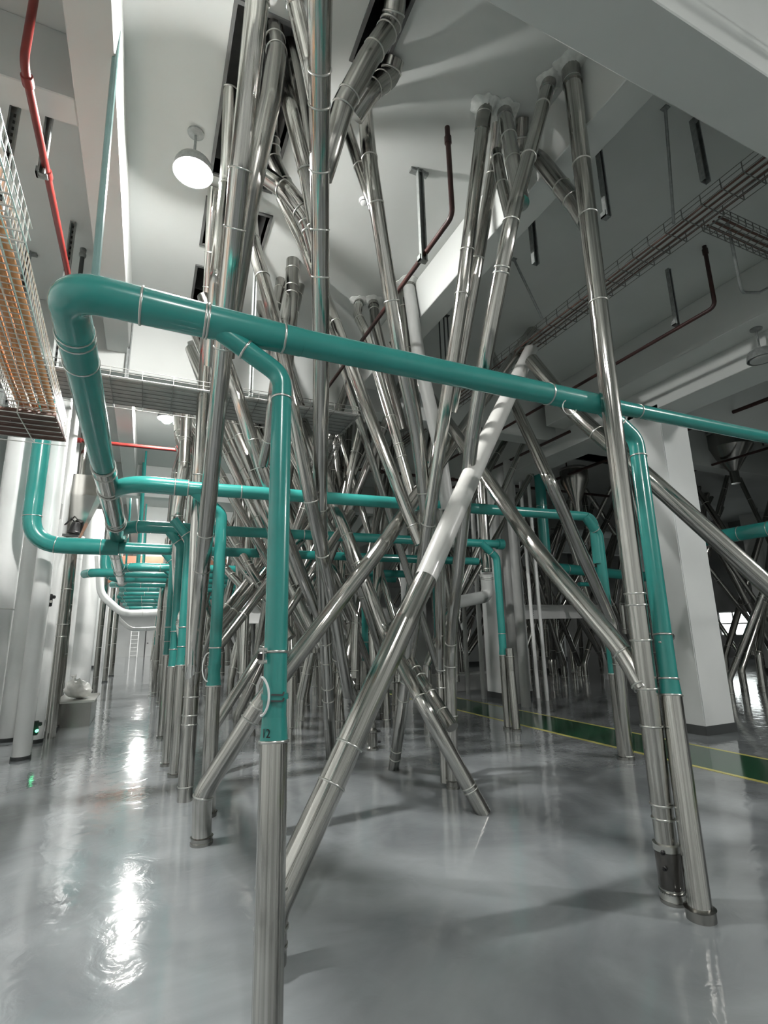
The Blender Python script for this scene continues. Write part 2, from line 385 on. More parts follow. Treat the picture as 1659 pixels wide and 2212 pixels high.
# band clamp and wire loops on the manifold
def wire_loop(root, c, r, ax, name='earth_wire', m='ring', th=0.004, a0=0, a1=2 * PI, ry=None):
    ax = V(ax).normalized(); ref = V((0, 0, 1)) if abs(ax.z) < .9 else V((1, 0, 0))
    a = ax.cross(ref).normalized(); b = ax.cross(a); ry = ry or r
    bm = bmesh.new(); sweep(bm, [V(c) + a * math.cos(a0 + (a1 - a0) * k / 20) * r + b * math.sin(a0 + (a1 - a0) * k / 20) * ry for k in range(21)], th, 8)
    return link(name, bm, M[m], root, True)
wire_loop(t1, at(1230, 880, 'Y', MY - .075), .055, (0.15, 1, .1), a0=.2, a1=4.2)
# overhead duct running down the aisle
d1, pd = manifold('long teal and stainless duct hung above the aisle, running away from the upper left elbow', [
    ([V((-0.465, 3.02, NZ + .02)), V((-0.42, 4.85, MZ))], 0.198, 'teal', [722, 772, ('s', .02)], 0.178),
    ([V((-0.42, 4.85, MZ)), V((-0.42, 5.65, MZ))], 0.192, 'steel', [('s', .03), ('s', .22), ('e', .03)], 0.2),
    ([V((-0.42, 5.65, MZ)), V((-0.43, 7.4, MZ))], 0.215, 'steel', [('s', .05), ('e', .2), ('e', .05)], 0.22),
    ([V((-0.43, 7.4, MZ)), V((-0.44, 8.5, MZ + .02))], 0.245, 'steel', [('s', .05), ('e', .03)], 0.262)], (-0.465, 3.02, NZ))
d2, _ = manifold('smaller stainless duct hung above the aisle beyond the thick teal crossing pipe', [
    ([V((-0.55, 9.75, MZ)), V((-0.60, 13.2, MZ))], 0.20, 'steel', [('s', .6), ('e', .8), ('e', .6)], 0.22),
    ([V((-0.60, 13.2, MZ)), V((-0.62, 15.4, MZ - .02))], 0.24, 'steel', [('s', .1), ('e', .3), ('e', .05)], 0.27)], (-0.55, 9.75, MZ))
# crossing pipes farther back (same height, measured depths)
t5, _ = manifold('teal crossing pipe behind the tall stainless spout, first one beyond the near manifold', [
    ([V((-0.43, 5.85, MZ)), V((-0.22, 5.38, MZ)), V((0.30, 5.38, MZ))], 0.165, 'teal', [('s', .12), ('x', 375), ('x', 405)], None, .3),
    ([V((0.30, 5.38, MZ)), V((5.42, 5.10, MZ)), V((5.42, 5.10, 2.4))], 0.138, 'teal', [('x', 520), ('e', .5)], 0.125, .16)], (0, 5.38, MZ))
t6, _ = manifold('teal crossing pipe with a capped right end, second one beyond the near manifold', [
    ([V((-0.43, 8.0, MZ)), V((-0.22, 7.6, MZ)), V((0.5, 7.6, MZ))], 0.17, 'teal', [('s', .12), ('x', 300)], None, .3),
    ([V((0.5, 7.6, MZ)), V((5.6, 7.42, MZ))], 0.15, 'teal', [('x', 655)], 0.14),
    ([V((5.55, 7.42, MZ)), V((5.66, 7.42, MZ))], 0.19, 'teal', [])], (0, 7.6, MZ))
vt = at(84, 1000, 'Y', 8.45); QZ = 2.86
t7, _ = manifold('thick teal pipe rising by the left wall and elbowing across the aisle', [
    ([V((vt.x, 8.45, 5.0)), V((vt.x, 8.45, QZ)), V((-0.42, 8.45, QZ))], 0.232, 'teal', [1115, ('x', 120), ('x', 216)], None, .42),
    ([V((-0.42, 8.45, QZ)), V((0.6, 8.47, QZ))], 0.175, 'teal', [('x', 370)], .155),
    ([V((0.6, 8.47, QZ)), V((5.8, 8.42, QZ))], 0.145, 'teal', [('x', 560)])], (vt.x, 8.45, QZ))
FARX = [(12.3, -0.50, .19, 'third'), (13.6, -1.35, .2, 'fourth'), (14.6, -1.0, .26, 'fifth'), (16.4, -.9, .2, ''), (17.9, -.7, .22, ''), (19.9, -.8, .2, ''), (21.6, -.9, .24, ''), (24.0, -.9, .2, ''), (27.0, -.9, .22, ''), (30.5, -.9, .2, '')]
for i, (y, x, D, wd) in enumerate(FARX):
    lb = {0: 'bright teal pipe crossing the aisle and bending onto the small stainless duct', 1: 'teal pipe behind the small stainless duct, reaching to the left wall', 2: 'fat bright teal pipe with a rounded left end under the small stainless duct'}.get(i, 'distant teal pipe crossing above the far aisle')
    ps = [V((x, y + .35, MZ)), V((x + .2, y, MZ)), V((6.5, y, MZ))] if i != 2 else [V((x, y, MZ + .9)), V((x + .02, y, MZ)), V((6.5, y, MZ))]
    manifold(lb, [(ps, D, 'teal', [('s', .3), ('s', .9)])], (x, y, MZ), None if i < 3 else 'far teal crossing pipes', 16)

# ------------------------------------------------------------------ teal drop pipes with steel feet
def drop(label, x, y, D, DS, zs, top=MZ, side=-1, rings=(), foot=.03, flare=True, xo=.34, loop=False, name='drop_pipe', grp=None, ft=None):
    fx, fy = ft or (x, y); H_ = top - .24
    def ax(z): t = z / H_; return V((fx + (x - fx) * t, fy + (y - fy) * t, z))
    root = empty(name, (fx, fy, 0), label, 'pipe', grp)
    tube(root, [V((x + side * xo, y, top)), ax(H_), ax(zs + .10)], D, 'teal', [('s', .24), *rings], name='teal_section', bend=.13)
    tube(root, [ax(zs + .10), ax(zs)], D * 1.02, 'teal', [('e', .002)], name='flared_socket', D2=DS * 1.03)
    tube(root, [ax(zs), ax(0.0)], DS, 'steel', [], name='steel_section')
    bm = bmesh.new(); lathe(bm, [(DS / 2 + .014, 0), (DS / 2 + .014, foot), (DS / 2 + .02, foot + .006), (DS / 2, foot + .012)], (fx, fy, 0), (0, 0, 1), 28); link('floor_collar', bm, M['steel_dull'], root, True, .6)
    return root
tp = drop('nearest teal drop pipe with a white hose loop on a stainless lower pipe', 0.598, MY, 0.107, 0.120, 1.133, rings=[855, 1396, 1550], xo=.41, top=NZ, ft=(0.527, 2.318))
FX, FY = 0.5555, 2.443            # the drop's axis at the height of its fittings
# fittings on the nearest drop
R = .05
def clampband(root, c, r, wd=.022, m='teal'):
    bm = bmesh.new(); lathe(bm, [(r, -wd / 2), (r + .004, -wd / 2), (r + .004, wd / 2), (r, wd / 2)], c, (0, 0, 1), 28); return link('band_clamp', bm, M[m], root, True, .7)
zc = at(580, 1505, 'Y', FY).z
clampband(tp, (FX, FY, zc), .056)
bm = bmesh.new()
for dz in (-.012, .014):
    beam_box(bm, (FX - .03, FY - .059, zc + dz), (FX + .02, FY - .066, zc + dz - .004), .006, .007); beam_box(bm, (FX + .02, FY - .066, zc + dz - .004), (FX + .028, FY - .053, zc + dz + .006), .006, .006)
link('clamp_bolt', bm, M['darkgrey'], tp)
z0, z1 = at(580, 1462, 'Y', FY).z, at(580, 1544, 'Y', FY).z
bm = bmesh.new(); zm = (z0 + z1) / 2; h = (z0 - z1) / 2
sweep(bm, [V((FX - .062 * math.cos(.15 + .75 * math.sin(a)), FY - .065 * math.sin(.15 + .9 * math.sin(a)), zm + h * math.cos(a))) for a in [PI * k / 18 for k in range(19)]], .0055, 10)
link('hose_loop', bm, M['white'], tp, True)
zb = at(562, 1418, 'Y', FY).z
bm = bmesh.new(); box(bm, FX - .083, FX - .052, FY - .012, FY + .012, zb - .012, zb + .012); link('switch_block', bm, M['black'], tp)
bm = bmesh.new()
for dz in (.028, -.024): lathe(bm, [(.009, 0), (.009, .035)], (FX - .078, FY - .01, zb + dz), (1, 0, 0), 10)
lathe(bm, [(.004, 0), (.004, .07)], (FX - .06, FY - .02, zb - .03), (0, 0, 1), 8)
link('switch_bolt', bm, M['ring'], tp, True, .6)
# the digits on the socket
cu = bpy.data.curves.new('numbertmp', 'FONT'); cu.body = '12'; cu.size = .05; cu.extrude = 0.0006
to = bpy.data.objects.new('numbertmp', cu); COL.objects.link(to)
bpy.context.view_layer.update()
me = bpy.data.meshes.new_from_object(to.evaluated_get(bpy.context.evaluated_depsgraph_get())); bpy.data.objects.remove(to, do_unlink=True)
for v in me.vertices:
    ang = math.radians(-160) + (v.co.x * .9) / .060 ; r = .0600 + v.co.z
    v.co = V((0.5545 + r * math.cos(ang), 2.438 + r * math.sin(ang), 1.160 + v.co.y * 1.05))
me.materials.clear(); me.materials.append(M['black']); no = bpy.data.objects.new('stencilled_number', me); COL.objects.link(no); no.parent = tp; no.matrix_parent_inverse = Matrix.Translation(-tp.location)
td = drop('teal drop pipe standing on a stainless lower pipe beside the sight glass spout', 3.331, MY, 0.1135, 0.126, 1.155, rings=[975, 1362, 1465], xo=.36, foot=.05, top=NZ, ft=(2.935, 2.318))
bm = bmesh.new(); q = at(1424, 1387, 'Y', 2.42); lathe(bm, [(.007, 0), (.007, .012), (.004, .015)], q, (0, -1, 0), 10); link('rivet_bolt', bm, M['ring'], td, True, .6)
wire_loop(td, at(1452, 1375, 'Y', 2.46), .018, (0, 1, 0), 'hook_ring', 'darkgrey')
tl = drop('teal drop pipe hugging the right side of the tall stainless spout', 0.64, 5.40, 0.115, 0.135, 1.12, rings=[1388, 1460], xo=.3)
zc = at(455, 1440, 'Y', 5.4).z
wire_loop(tl, (0.58, 5.35, zc), .055, (0.3, 1, 0), 'hose_loop', 'white', .006, PI * .5, PI * 1.5, .13); clampband(tl, (0.64, 5.40, zc), .06)
drop('dark teal drop pipe left of the paired steel feet near the green walkway', 5.46, 5.08, .125, .135, 1.0, rings=[('e', .3)], xo=.2)
drop('teal drop pipe before the grey round pipes of the second column', 5.5, 7.4, .125, .14, 1.15, rings=[('e', .25)], xo=.3)
drop('dark teal drop pipe seen right of centre between the crossing leaning spouts', at(790, 1400, 'Y', 9.5).x, 9.5, .15, .135, at(790, 1428, 'Y', 9.5).z, rings=[('e', .25)], xo=.3)
drop('dark teal drop pipe behind the paired upright spouts, right of the white column', at(948, 1400, 'Y', 9.5).x, 9.5, .155, .15, at(950, 1450, 'Y', 9.5).z, xo=.3)
for (px, py, y, lb) in ((374, 1440, 7.6, 'teal drop pipe beside the aisle, left one of the close front pair'), (392, 1437, 7.0, 'teal drop pipe beside the aisle, right one of the close front pair'), (361, 1415, 9.6, 'teal drop pipe beside the aisle, left one behind the front pair')):
    p = at(px, py, 'Y', y); drop(lb, p.x, y, .12, .13, p.z, rings=[('e', .35), ('e', .12)], xo=.2)
for i in range(7):
    x = .55 + (i % 2) * .25; y = 12.3 + i * 2.6
    drop('distant teal drop pipe along the far aisle', x, y, .13, .14, 1.15, rings=[('e', .3)], xo=.25, grp='far teal drop pipes')

# ------------------------------------------------------------------ stainless spouts, traced from base to ceiling
def S(label, specs, D, rings=(), **k): return spout(label, specs, D, rings, **k)
# tall spout left of centre
S('tall stainless spout left of centre rising from the aisle edge past the lamp', [(399, 1730, 'f'), (415, 1470, 'Y', 5.97), (433, 1270, 'Y', 5.75), (519, 367, 'd', 3.62), (566, -95, 'd', 3.3)], .150,
  [8, 367, 497, 770, 1155, 1233, 1450, 1505, 1545, 1565, 1705], m='steel', bend=.6)
S('bright stainless spout partly hidden behind the left side of the tall spout', [at(462, 405, 'c').lerp(at(462, 405, 'c'), 0) * 1.0 - V((0, 0, 0)), (450, 650, 'Y', 5.6), (427, 1063, 'Y', 5.75), (413, 1440, 'Y', 5.9), at(404, 1700, 'Y', 6.6)], .125, [540, 612, 1015], m='steel_lit')
S('slim spout dropping from the ceiling opening beside the dazzling lamp', [(455, 790, 'd', 4.6), (467, 600, 'd', 4.35), (489, 395, 'Y', 4.15), (497, 190, 'c')], .115, [198, 400])
# vertical-ish spout right of the nearest drop
S('upright stainless spout just right of the nearest teal drop pipe', [(716, 1640, 'f'), (703, 1387, 'w', 26), (691, 1098, 'w', 31.5), (694, 790, 'w', 36), (690, 367, 'w', 42), (691, -60, 'w', 57)], .145,
  [150, 225, 367, 497, 608, 1098, 1160, 1387, 1430, 1492, 1512], bend=1.5)
# foreground leaning spout (partly white)
a0 = at(580, 2140, 'f'); a1 = at(586, 1985, 'd', 2.62); 
b1 = at(716, 1694, 'd', 2.98); b3 = at(1163, 722, 'c')
fore = empty('leaning_spout', (a0.x, a0.y, 0), 'thick spout leaning up to the right, steel below and white painted above', 'pipe')
up_pt = at(1000, 1075, 'd', 3.9)
b2 = at(876, 1340, 'd', 3.5); bw = at(919, 1250, 'd', 3.72)
dpa, dra = tube(fore, [V((a1.x, a1.y - .0, 0)), V((a1.x, a1.y, a1.z + .02)), b1, b2, bw], .160, 'steel', [1694, 1618, ('s', .08)], name='steel_section', bend=.2)
dpb, drb = tube(fore, [bw, at(1041, 975, 'd', 4.65), b3], .161, 'satin', [], name='painted_section', D2=.20)
ring(fore, V((a1.x, a1.y, .16)), V((0, 0, 1)), .082); ring(fore, V((a1.x, a1.y, .34)), V((0, 0, 1)), .082)
# bent-foot spout going up right behind everything
S('stainless spout with a short upright foot and elbow, rising to the right', [(435, 1823, 'f'), (437, 1715, 'Y', 4.73), (560, 1523, 'd', 4.35), (829, 1174, 'd', 5.2), (1150, 712, 'c')], .15,
  [1720, 1560, 1530, ('x', 905)], foot=.05, bend=.2, nseg=4)
# long spout from upper left to the slanting foot on the floor
S('long stainless spout descending right to a slanted foot on the open floor', [(1045, 1757, 'f'), (912, 1517, 'd', 4.75), (834, 1372, 'd', 5.55), (708, 1049, 'd', 6.1), (632, 855, 'd', 6.7), (560, 655, 'c')], .135,
  [1712, 1703, 1508, 1390, 1219, 1161], m='steel', bend=.4)
S('short stainless branch beside the slanted-foot spout, ending at the upright pair', [(978, 1572, 'd', 4.78), (925, 1490, 'd', 5.15), (893, 1438, 'd', 5.5), (860, 1378, 'd', 6.0)], .115, [1450, 1466, 1500, 1540])
# spouts down to the open floor
S('straight stainless spout from the ceiling cluster down to a small ringed foot', [(850, 1662, 'f'), (925, 1134, 'd', 5.1), (998, 636, 'd', 4.85), (1048, 229, 'c')], .128,
  [1640, 1625, 1510, 1480, 1134, 636, 545, 262], sleeve=.22, bend=2)
S('dark stainless spout tucked behind the ringed-foot spout near the ceiling', [(975, 890, 'd', 5.4), (1025, 600, 'd', 5.15), (1068, 355, 'd', 5.1), (1078, 262, 'c')], .125, [380, 560])
S('stainless spout curving from the ceiling cluster down behind the slanted foot spout', [(979, 1703, 'f'), (972, 1393, 'Y', 5.02), (1020, 941, 'd', 4.3), (1056, 730, 'd', 4.0), (1105, 470, 'd', 3.85), (1187, 175, 'c')], .118,
  [1390, 1440, 1548, 595, 580, 480, 350, 230], foot=.07, sleeve=.15, bend=.9)
S('stainless spout standing against the rear of the paired feet at lower centre right', [at(963, 1690, 'Y', 5.2) * 1.0, (953, 1450, 'Y', 5.25), (948, 1100, 'd', 5.5)], .115, [1445, 1490])
S('short spout from the ceiling cluster joining the curving spout from the left', [(1125, 440, 'd', 3.95), (1108, 345, 'd', 4.3), (1089, 240, 'c')], .128, [300, 352], sleeve=.16)
S('thin dark spout in the middle of the ceiling cluster by the beam', [(1103, 470, 'd', 4.3), (1085, 400, 'd', 4.5), (1072, 330, 'd', 4.8)], .1, [345, 400])
S('small dark ceiling spout behind the middle of the cluster by the beam', [(1120, 420, 'd', 4.9), (1125, 330, 'd', 5.0), (1128, 255, 'c')], .12, [300, 340], m='steel_dull')
S('thick branch spout descending right into the sight glass spout just under the ceiling', [(1268, 480, 'd', 4.15), (1247, 447, 'd', 4.3), (1172, 352, 'd', 4.8), (1150, 325, 'd', 5.1)], .148, [('x', 1237), ('x', 1215)], m='steel_dull')
sg, dps, drs = S('upright stainless spout with a dark sight glass near the floor at right', [V((2.965, 2.51, 0)), V((2.965, 2.51, 3.6)), at(1232, 142, 'c')], .124,
  [1790, 1765, 1492, 1568, 1295, 1308, 1400, 657, 470, 360, 185, ('s', .12)], foot=.06, sleeve=.2, D2=.142)
g0, g1 = at(1445, 1835, 'Y', 2.51).z, at(1455, 1915, 'Y', 2.51).z
bm = bmesh.new(); lathe(bm, [(.068, g1), (.071, g1 + .01), (.072, g0 - .01), (.068, g0)], (2.965, 2.51, 0), (0, 0, 1), 30); link('sight_glass', bm, M['smoke'], sg, True, .5)
bm = bmesh.new(); lathe(bm, [(.066, g0), (.078, g0 + .004), (.078, g0 + .04), (.066, g0 + .045)], (2.965, 2.51, 0), (0, 0, 1), 30); link('flange', bm, M['ring'], sg, True, .5)
bm = bmesh.new(); lathe(bm, [(.064, g1 - .06), (.075, g1 - .055), (.068, g1 - .01), (.070, g1)], (2.965, 2.51, 0), (0, 0, 1), 30); link('flange', bm, M['ring'], sg, True, .5)
for zz in (g0 + .01, g0 - .075):
    bm = bmesh.new(); lathe(bm, [(.012, 0), (.013, .01), (.008, .016), (.008, .028)], (2.965 - .07, 2.51 - .03, zz), (-1, -.4, 0), 12); link('clamp_knob', bm, M['black'], sg, True, .6)
# big diagonal spout joining the sight glass spout
S('thick stainless spout descending right into the sight glass spout at right of centre', [(1391, 1487, 'd', 3.34), (1348, 1410, 'd', 3.5), (1168, 1200, 'd', 4.1), (1050, 1031, 'd', 5.2), (872, 770, 'c')], .128, [1410, ('s', .03)], bend=2)
S('stainless spout descending right to a foot beside the green walkway', [(1357, 1640, 'f'), (1336, 1432, 'Y', 4.98), (1320, 1340, 'Y', 5.0), (1188, 1040, 'd', 6.0), (1113, 878, 'd', 7.0), (1062, 765, 'c')], .14, [1632, 1440], foot=.03)
S('stainless spout sloping down to the right edge past the square column', [(1700, 1302, 'd', 4.7), (1402, 1033, 'd', 5.3), (1244, 896, 'd', 5.9), (1148, 778, 'd', 6.6)], .172, [('x', 1290)], bend=2)
S('steel pipe foot standing in front of the green walkway, before the second column', [(1116, 1580, 'f'), (1104, 1450, 'Y', 7.22), (1100, 1400, 'Y', 7.22)], .13, [1420], foot=.03) 
# centre spouts up to the ceiling
S('stainless spout right of centre falling from the thick elbowed duct to the ringed-foot spout', [(924, 1132, 'd', 5.2), (902, 941, 'd', 5.0), (863, 759, 'd', 4.7), (797, 343, 'd', 4.4), (787, 222, 'c')], .132, [343, 447, 655, 1066], bend=3)
S('stainless spout passing under the teal manifold and falling right to the ringed-foot spout', [(908, 1175, 'd', 5.25), (801, 904, 'd', 5.5), (728, 705, 'd', 5.9), (690, 605, 'c')], .13, [1137, 1178, 700], bend=3)
S('slim bright stainless spout with three close rings falling right from the ceiling pair', [(900, 1105, 'd', 6.4), (855, 940, 'd', 6.6), (790, 718, 'd', 7.0), (772, 680, 'd', 7.2), (776, 650, 'c')], .128, [902, 961, 990, 664, 650, 690], m='steel_lit', sleeve=.12, bend=.2, nseg=3)
S('dull spout right beside the three-ringed spout under the ceiling', [(870, 930, 'd', 7.0), (826, 762, 'd', 7.2), (811, 700, 'd', 7.3), (806, 650, 'c')], .14, [672], m='steel_dull', sleeve=.12)
S('slim spout between the matt grey spout and the three-ringed spout', [(917, 1000, 'd', 6.6), (883, 770, 'd', 6.9), (868, 632, 'c')], .115, [668, 760])
S('matt grey spout falling from the ceiling beside the long beam', [(980, 1180, 'd', 6.0), (945, 945, 'd', 6.3), (905, 775, 'd', 6.6), (882, 612, 'c')], .165, [], m='greypaint', sleeve=.1)
S('slim spout behind the matt grey spout, running right to the crossing spouts', [(1000, 975, 'd', 7.0), (965, 915, 'd', 7.1), (905, 830, 'd', 7.3), (845, 742, 'd', 7.6)], .12, [])
# left-centre fan
S('stainless spout falling from the second ceiling opening behind the manifold to the centre', [(752, 1500, 'd', 6.2), (712, 1262, 'd', 5.3), (672, 1083, 'd', 4.9), (592, 687, 'd', 4.75), (545, 520, 'd', 5.0), (541, 425, 'c')], .132, [520, 599, 1083, 1200], bend=1)
S('wide stainless spout falling right from behind the nearest teal drop pipe', [(790, 1560, 'f'), (719, 1396, 'd', 6.6), (652, 1245, 'd', 5.9), (575, 1049, 'd', 5.6), (512, 850, 'd', 5.5), (440, 640, 'd', 5.7)], .14, [955, 1010, 1395, 1418, 1462, 1480], bend=2)
S('spout joining the wide falling spout from above, just left of the nearest drop', [(568, 1004, 'd', 5.5), (582, 940, 'd', 5.35), (590, 860, 'd', 5.2), (612, 700, 'd', 5.6), (625, 610, 'c')], .115, [953])
# ceiling end of the upright centre spout
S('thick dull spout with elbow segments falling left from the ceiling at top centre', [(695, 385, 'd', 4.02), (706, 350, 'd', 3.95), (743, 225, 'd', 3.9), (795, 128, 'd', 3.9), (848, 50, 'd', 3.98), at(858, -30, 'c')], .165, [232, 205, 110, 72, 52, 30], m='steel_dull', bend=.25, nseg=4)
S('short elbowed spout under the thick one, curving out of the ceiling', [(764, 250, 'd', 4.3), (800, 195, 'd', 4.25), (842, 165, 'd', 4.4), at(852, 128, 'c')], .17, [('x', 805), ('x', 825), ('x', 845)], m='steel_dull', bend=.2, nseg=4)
S('thin spout joining the falling spout right of centre from its left', [(818, 480, 'd', 4.52), (778, 364, 'd', 4.6), (744, 262, 'd', 4.7)], .1, [362])
S('slim spout joining the upright centre spout from the top left', [(688, 250, 'd', 3.62), (668, 140, 'd', 3.5), (640, 20, 'd', 3.45), at(622, -60, 'd', 3.4)], .115, [12])
S('twin slim spout in front of the ceiling opening merging into the upright centre spout', [(690, 540, 'd', 4.15), (662, 375, 'd', 4.05), (627, 235, 'd', 4.0), (604, 150, 'c')], .12, [371, 493])
S('dark spout beside the twin slim spout, rising into the ceiling opening', [(674, 400, 'd', 4.15), (655, 240, 'd', 4.15), (632, 120, 'd', 4.2), (625, 95, 'c')], .12, [], m='steel_dull')
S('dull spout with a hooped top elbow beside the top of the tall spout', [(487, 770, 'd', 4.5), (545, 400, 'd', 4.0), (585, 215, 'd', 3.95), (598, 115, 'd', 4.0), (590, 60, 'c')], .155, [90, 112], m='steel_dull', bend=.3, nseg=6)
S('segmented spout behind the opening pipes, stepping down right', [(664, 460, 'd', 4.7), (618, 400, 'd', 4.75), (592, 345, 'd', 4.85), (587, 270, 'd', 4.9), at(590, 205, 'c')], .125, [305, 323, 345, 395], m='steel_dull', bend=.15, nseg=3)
S('thick branch spout slanting right into the upright centre spout below the ceiling', [(688, 560, 'd', 4.22), (664, 472, 'd', 4.2), (622, 416, 'd', 4.2), (545, 360, 'd', 4.3)], .145, [('x', 612), ('x', 652), 480, 500], bend=.15, nseg=4)
S('thin bright spout slanting right into the upright centre spout above the manifold', [(690, 625, 'd', 4.3), (650, 520, 'd', 4.4), (607, 430, 'd', 4.5)], .085, [], m='steel_lit')
for (a, b, lb, D) in (((633, 760), (633, 563), 'grey spout hanging from the ceiling behind the manifold, middle of three', .17), ((602, 740), (606, 605), 'grey spout hanging from the ceiling behind the manifold, left of three', .13), ((634, 760), (648, 618), 'grey spout hanging from the ceiling behind the manifold, right of three', .13)):
    S(lb, [(a[0] - 20, a[1] + 60, 'd', 5.6), (a[0] - 6, a[1] - 60, 'd', 6.4), (b[0], b[1], 'c')], D, [b[1] + 22, b[1] + 60, b[1] + 75], m='steel_dull')
# fan of parallel spouts between the tall spout and the nearest drop
FAN = [((489, 926), (570, 1105), 7.0, 'leftmost of the fan of falling spouts right of the tall spout'), ((505, 915), (600, 1140), 6.6, 'second of the fan of falling spouts right of the tall spout'),
       ((478, 955), (640, 1290), 7.6, 'third of the fan of falling spouts, passing behind the first crossing pipe'), ((468, 1010), (620, 1290), 8.2, 'fourth of the fan of falling spouts, low behind the tall spout'),
       ((466, 1150), (553, 1262), 8.6, 'low falling spout under the second crossing pipe, left one'), ((500, 1158), (575, 1285), 8.0, 'low falling spout under the second crossing pipe, right one'),
       ((465, 1205), (545, 1290), 9.4, 'lowest falling spout beside the tall spout, under the third crossing pipe')]
for (a, b, d, lb) in FAN:
    A = at(a[0], a[1], 'd', d + .5); B = at(b[0], b[1], 'd', d); u = (A - B).normalized(); e_ = (6.2 - A.z) / max(.2, u.z); e_ = min(e_, max(0.0, (A.x - .34) / max(.01, -u.x))) if u.x < 0 else e_; A2 = A + u * max(.15, e_)
    B2 = B - u * min(.8, (B.z - .3) / max(.2, u.z))
    S('stainless spout, ' + lb, [B2, B, A2], .15, [b[1] - 20, b[1] - 60, (a[1] + b[1]) / 2, a[1] + 30])
RISE = [((458, 1578), (570, 1396), (682, 1226), 'rising right from behind the tall spout, lowest of the rising ones'), ((460, 1412), (520, 1335), (640, 1180), 'rising right behind the nearest drop, middle of the rising ones'),
        ((461, 1375), (500, 1330), (600, 1205), 'rising right behind the nearest drop, upper of the rising ones'), ((460, 1350), (490, 1312), (560, 1225), 'short one rising right under the falling fan')]
for i, (a, b, c, lb) in enumerate(RISE):
    d = 5.9 + i * .8
    S('stainless spout ' + lb, [at(a[0], a[1], 'd', d), at(c[0], c[1], 'd', d + 1.2), at(c[0] + (c[0] - b[0]) * .7, c[1] + (c[1] - b[1]) * .7, 'd', d + 2)], .13 if i else .115, [('x', b[0])], bend=2)

# ------------------------------------------------------------------ ceiling lamps
def lamp(label, x, y, lit=True, drop_=.36, z=ZC, grp=None, pw='far'):
    root = empty('pendant_lamp', (x, y, z), label, 'lamp', grp)
    bm = bmesh.new(); lathe(bm, [(.075, 0), (.075, -.018), (.03, -.03), (.012, -.04), (.012, -drop_)], (x, y, z - .001), (0, 0, 1), 20); link('ceiling_rod', bm, M['galv'], root, True, .6)
    bm = bmesh.new(); zt = z - drop_
    lathe(bm, [(.02, .06), (.05, .05), (.09, .045), (.15, .01), (.168, -.03), (.176, -.105), (.166, -.105), (.155, -.03), (.12, .03)], (x, y, zt), (0, 0, 1), 28); link('lamp_shade', bm, M['galv'], root, True, .6)
    if lit:
        bm = bmesh.new(); bmesh.ops.create_icosphere(bm, subdivisions=2, radius=GR, matrix=Matrix.Translation((x, y, zt - .10))); link('glowing_globe', bm, M['lamp_' + pw], root, True)
    else:
        bm = bmesh.new(); lathe(bm, [(.14, -.08), (.14, -.11), (.10, -.12)], (x, y, zt), (0, 0, 1), 28); link('lens', bm, M['greypaint'], root, True, .6)
AX = .114
lamp('lit ceiling lamp with a dazzling globe at upper left, nearest of the aisle lamps', AX, 4.364, pw='main')
lamp('lit ceiling lamp above the aisle just under the cable tray, second in the row', AX, 10.55)
lamp('lit ceiling lamp above the far aisle, seen under the first crossing pipe', AX, 16.8)
for y in (23.0, 29.2, 35.4, 41.6): lamp('lit lamp far down the aisle', AX, y, grp='far aisle lamps')
lamp('lit ceiling lamp behind the camera on the aisle row', AX, -1.85, pw='back')
lamp('lit ceiling lamp behind the camera on the right-hand row', 8.8, -1.9, pw='backright')
lamp('unlit pendant lamp on a thin rod at the right edge', 7.38, 3.73, False, z=5.53, drop_=.36)
lamp('unlit pendant lamp with a dark dome, small, right of the painted spout', 8.8, 10.1, False, z=6.25)
# smoke detectors
for q, lb in ((at(1493, 672, 'c'), 'small round white detector on the ceiling at right'), (at(786, 432, 'c'), 'small round detector on the ceiling beside the falling centre spout')):
    root = empty('smoke_detector', q, lb, 'detector')
    bm = bmesh.new(); lathe(bm, [(.055, 0), (.055, -.02), (.045, -.025), (.04, -.045), (.02, -.055)], q - V((0, 0, .001)), (0, 0, 1), 24); link('detector_body', bm, M['white'], root, True, .5)
    bm = bmesh.new(); lathe(bm, [(.046, -.03), (.048, -.034), (.046, -.038)], q, (0, 0, 1), 24); link('vent_slot', bm, M['darkgrey'], root, True, .5)

# ------------------------------------------------------------------ red sprinkler pipes
def redpipe(label, pts, D=.045, m='red', brackets=(), couplings=()):
    root = empty('sprinkler_pipe', pts[0], label, 'pipe')
    dp, dr = tube(root, [V(p) for p in pts], D, m, [], bend=.09, seg=14)
    for s in couplings:
        q = place(dp, dr, ('s', s))
        if q:
            bm = bmesh.new(); lathe(bm, [(D * .5, -.04), (D * .68, -.035), (D * .68, .035), (D * .5, .04)], q[0], q[1], 14); link('coupling', bm, M[m], root, True, .6)
    return root
redpipe('red sprinkler pipe at upper left running away along the ceiling beam', [(-.975, 3.34, ZC), (-.975, 3.34, 5.25), (-.98, 11.0, 5.27)], .055, 'red', couplings=(1.1, 1.9, 3.6))
redpipe('red sprinkler pipe crossing the aisle under the cable tray, shining under the lamp', [(-2.6, 11.08, 5.3), (.7, 10.96, 5.3)], .075, 'red', couplings=(1.2,))
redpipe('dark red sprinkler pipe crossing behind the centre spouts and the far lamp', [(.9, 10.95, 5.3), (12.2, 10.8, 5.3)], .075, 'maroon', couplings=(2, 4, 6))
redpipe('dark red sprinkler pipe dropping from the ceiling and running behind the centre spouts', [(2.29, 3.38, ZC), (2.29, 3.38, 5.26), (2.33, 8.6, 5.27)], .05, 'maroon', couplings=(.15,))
redpipe('nearly black sprinkler pipe with a ceiling drop, behind the sight glass spout', [(6.12, 3.48, ZC), (6.12, 3.48, 5.39), (6.12, 10.7, 5.39)], .05, 'maroon', couplings=(.08,))
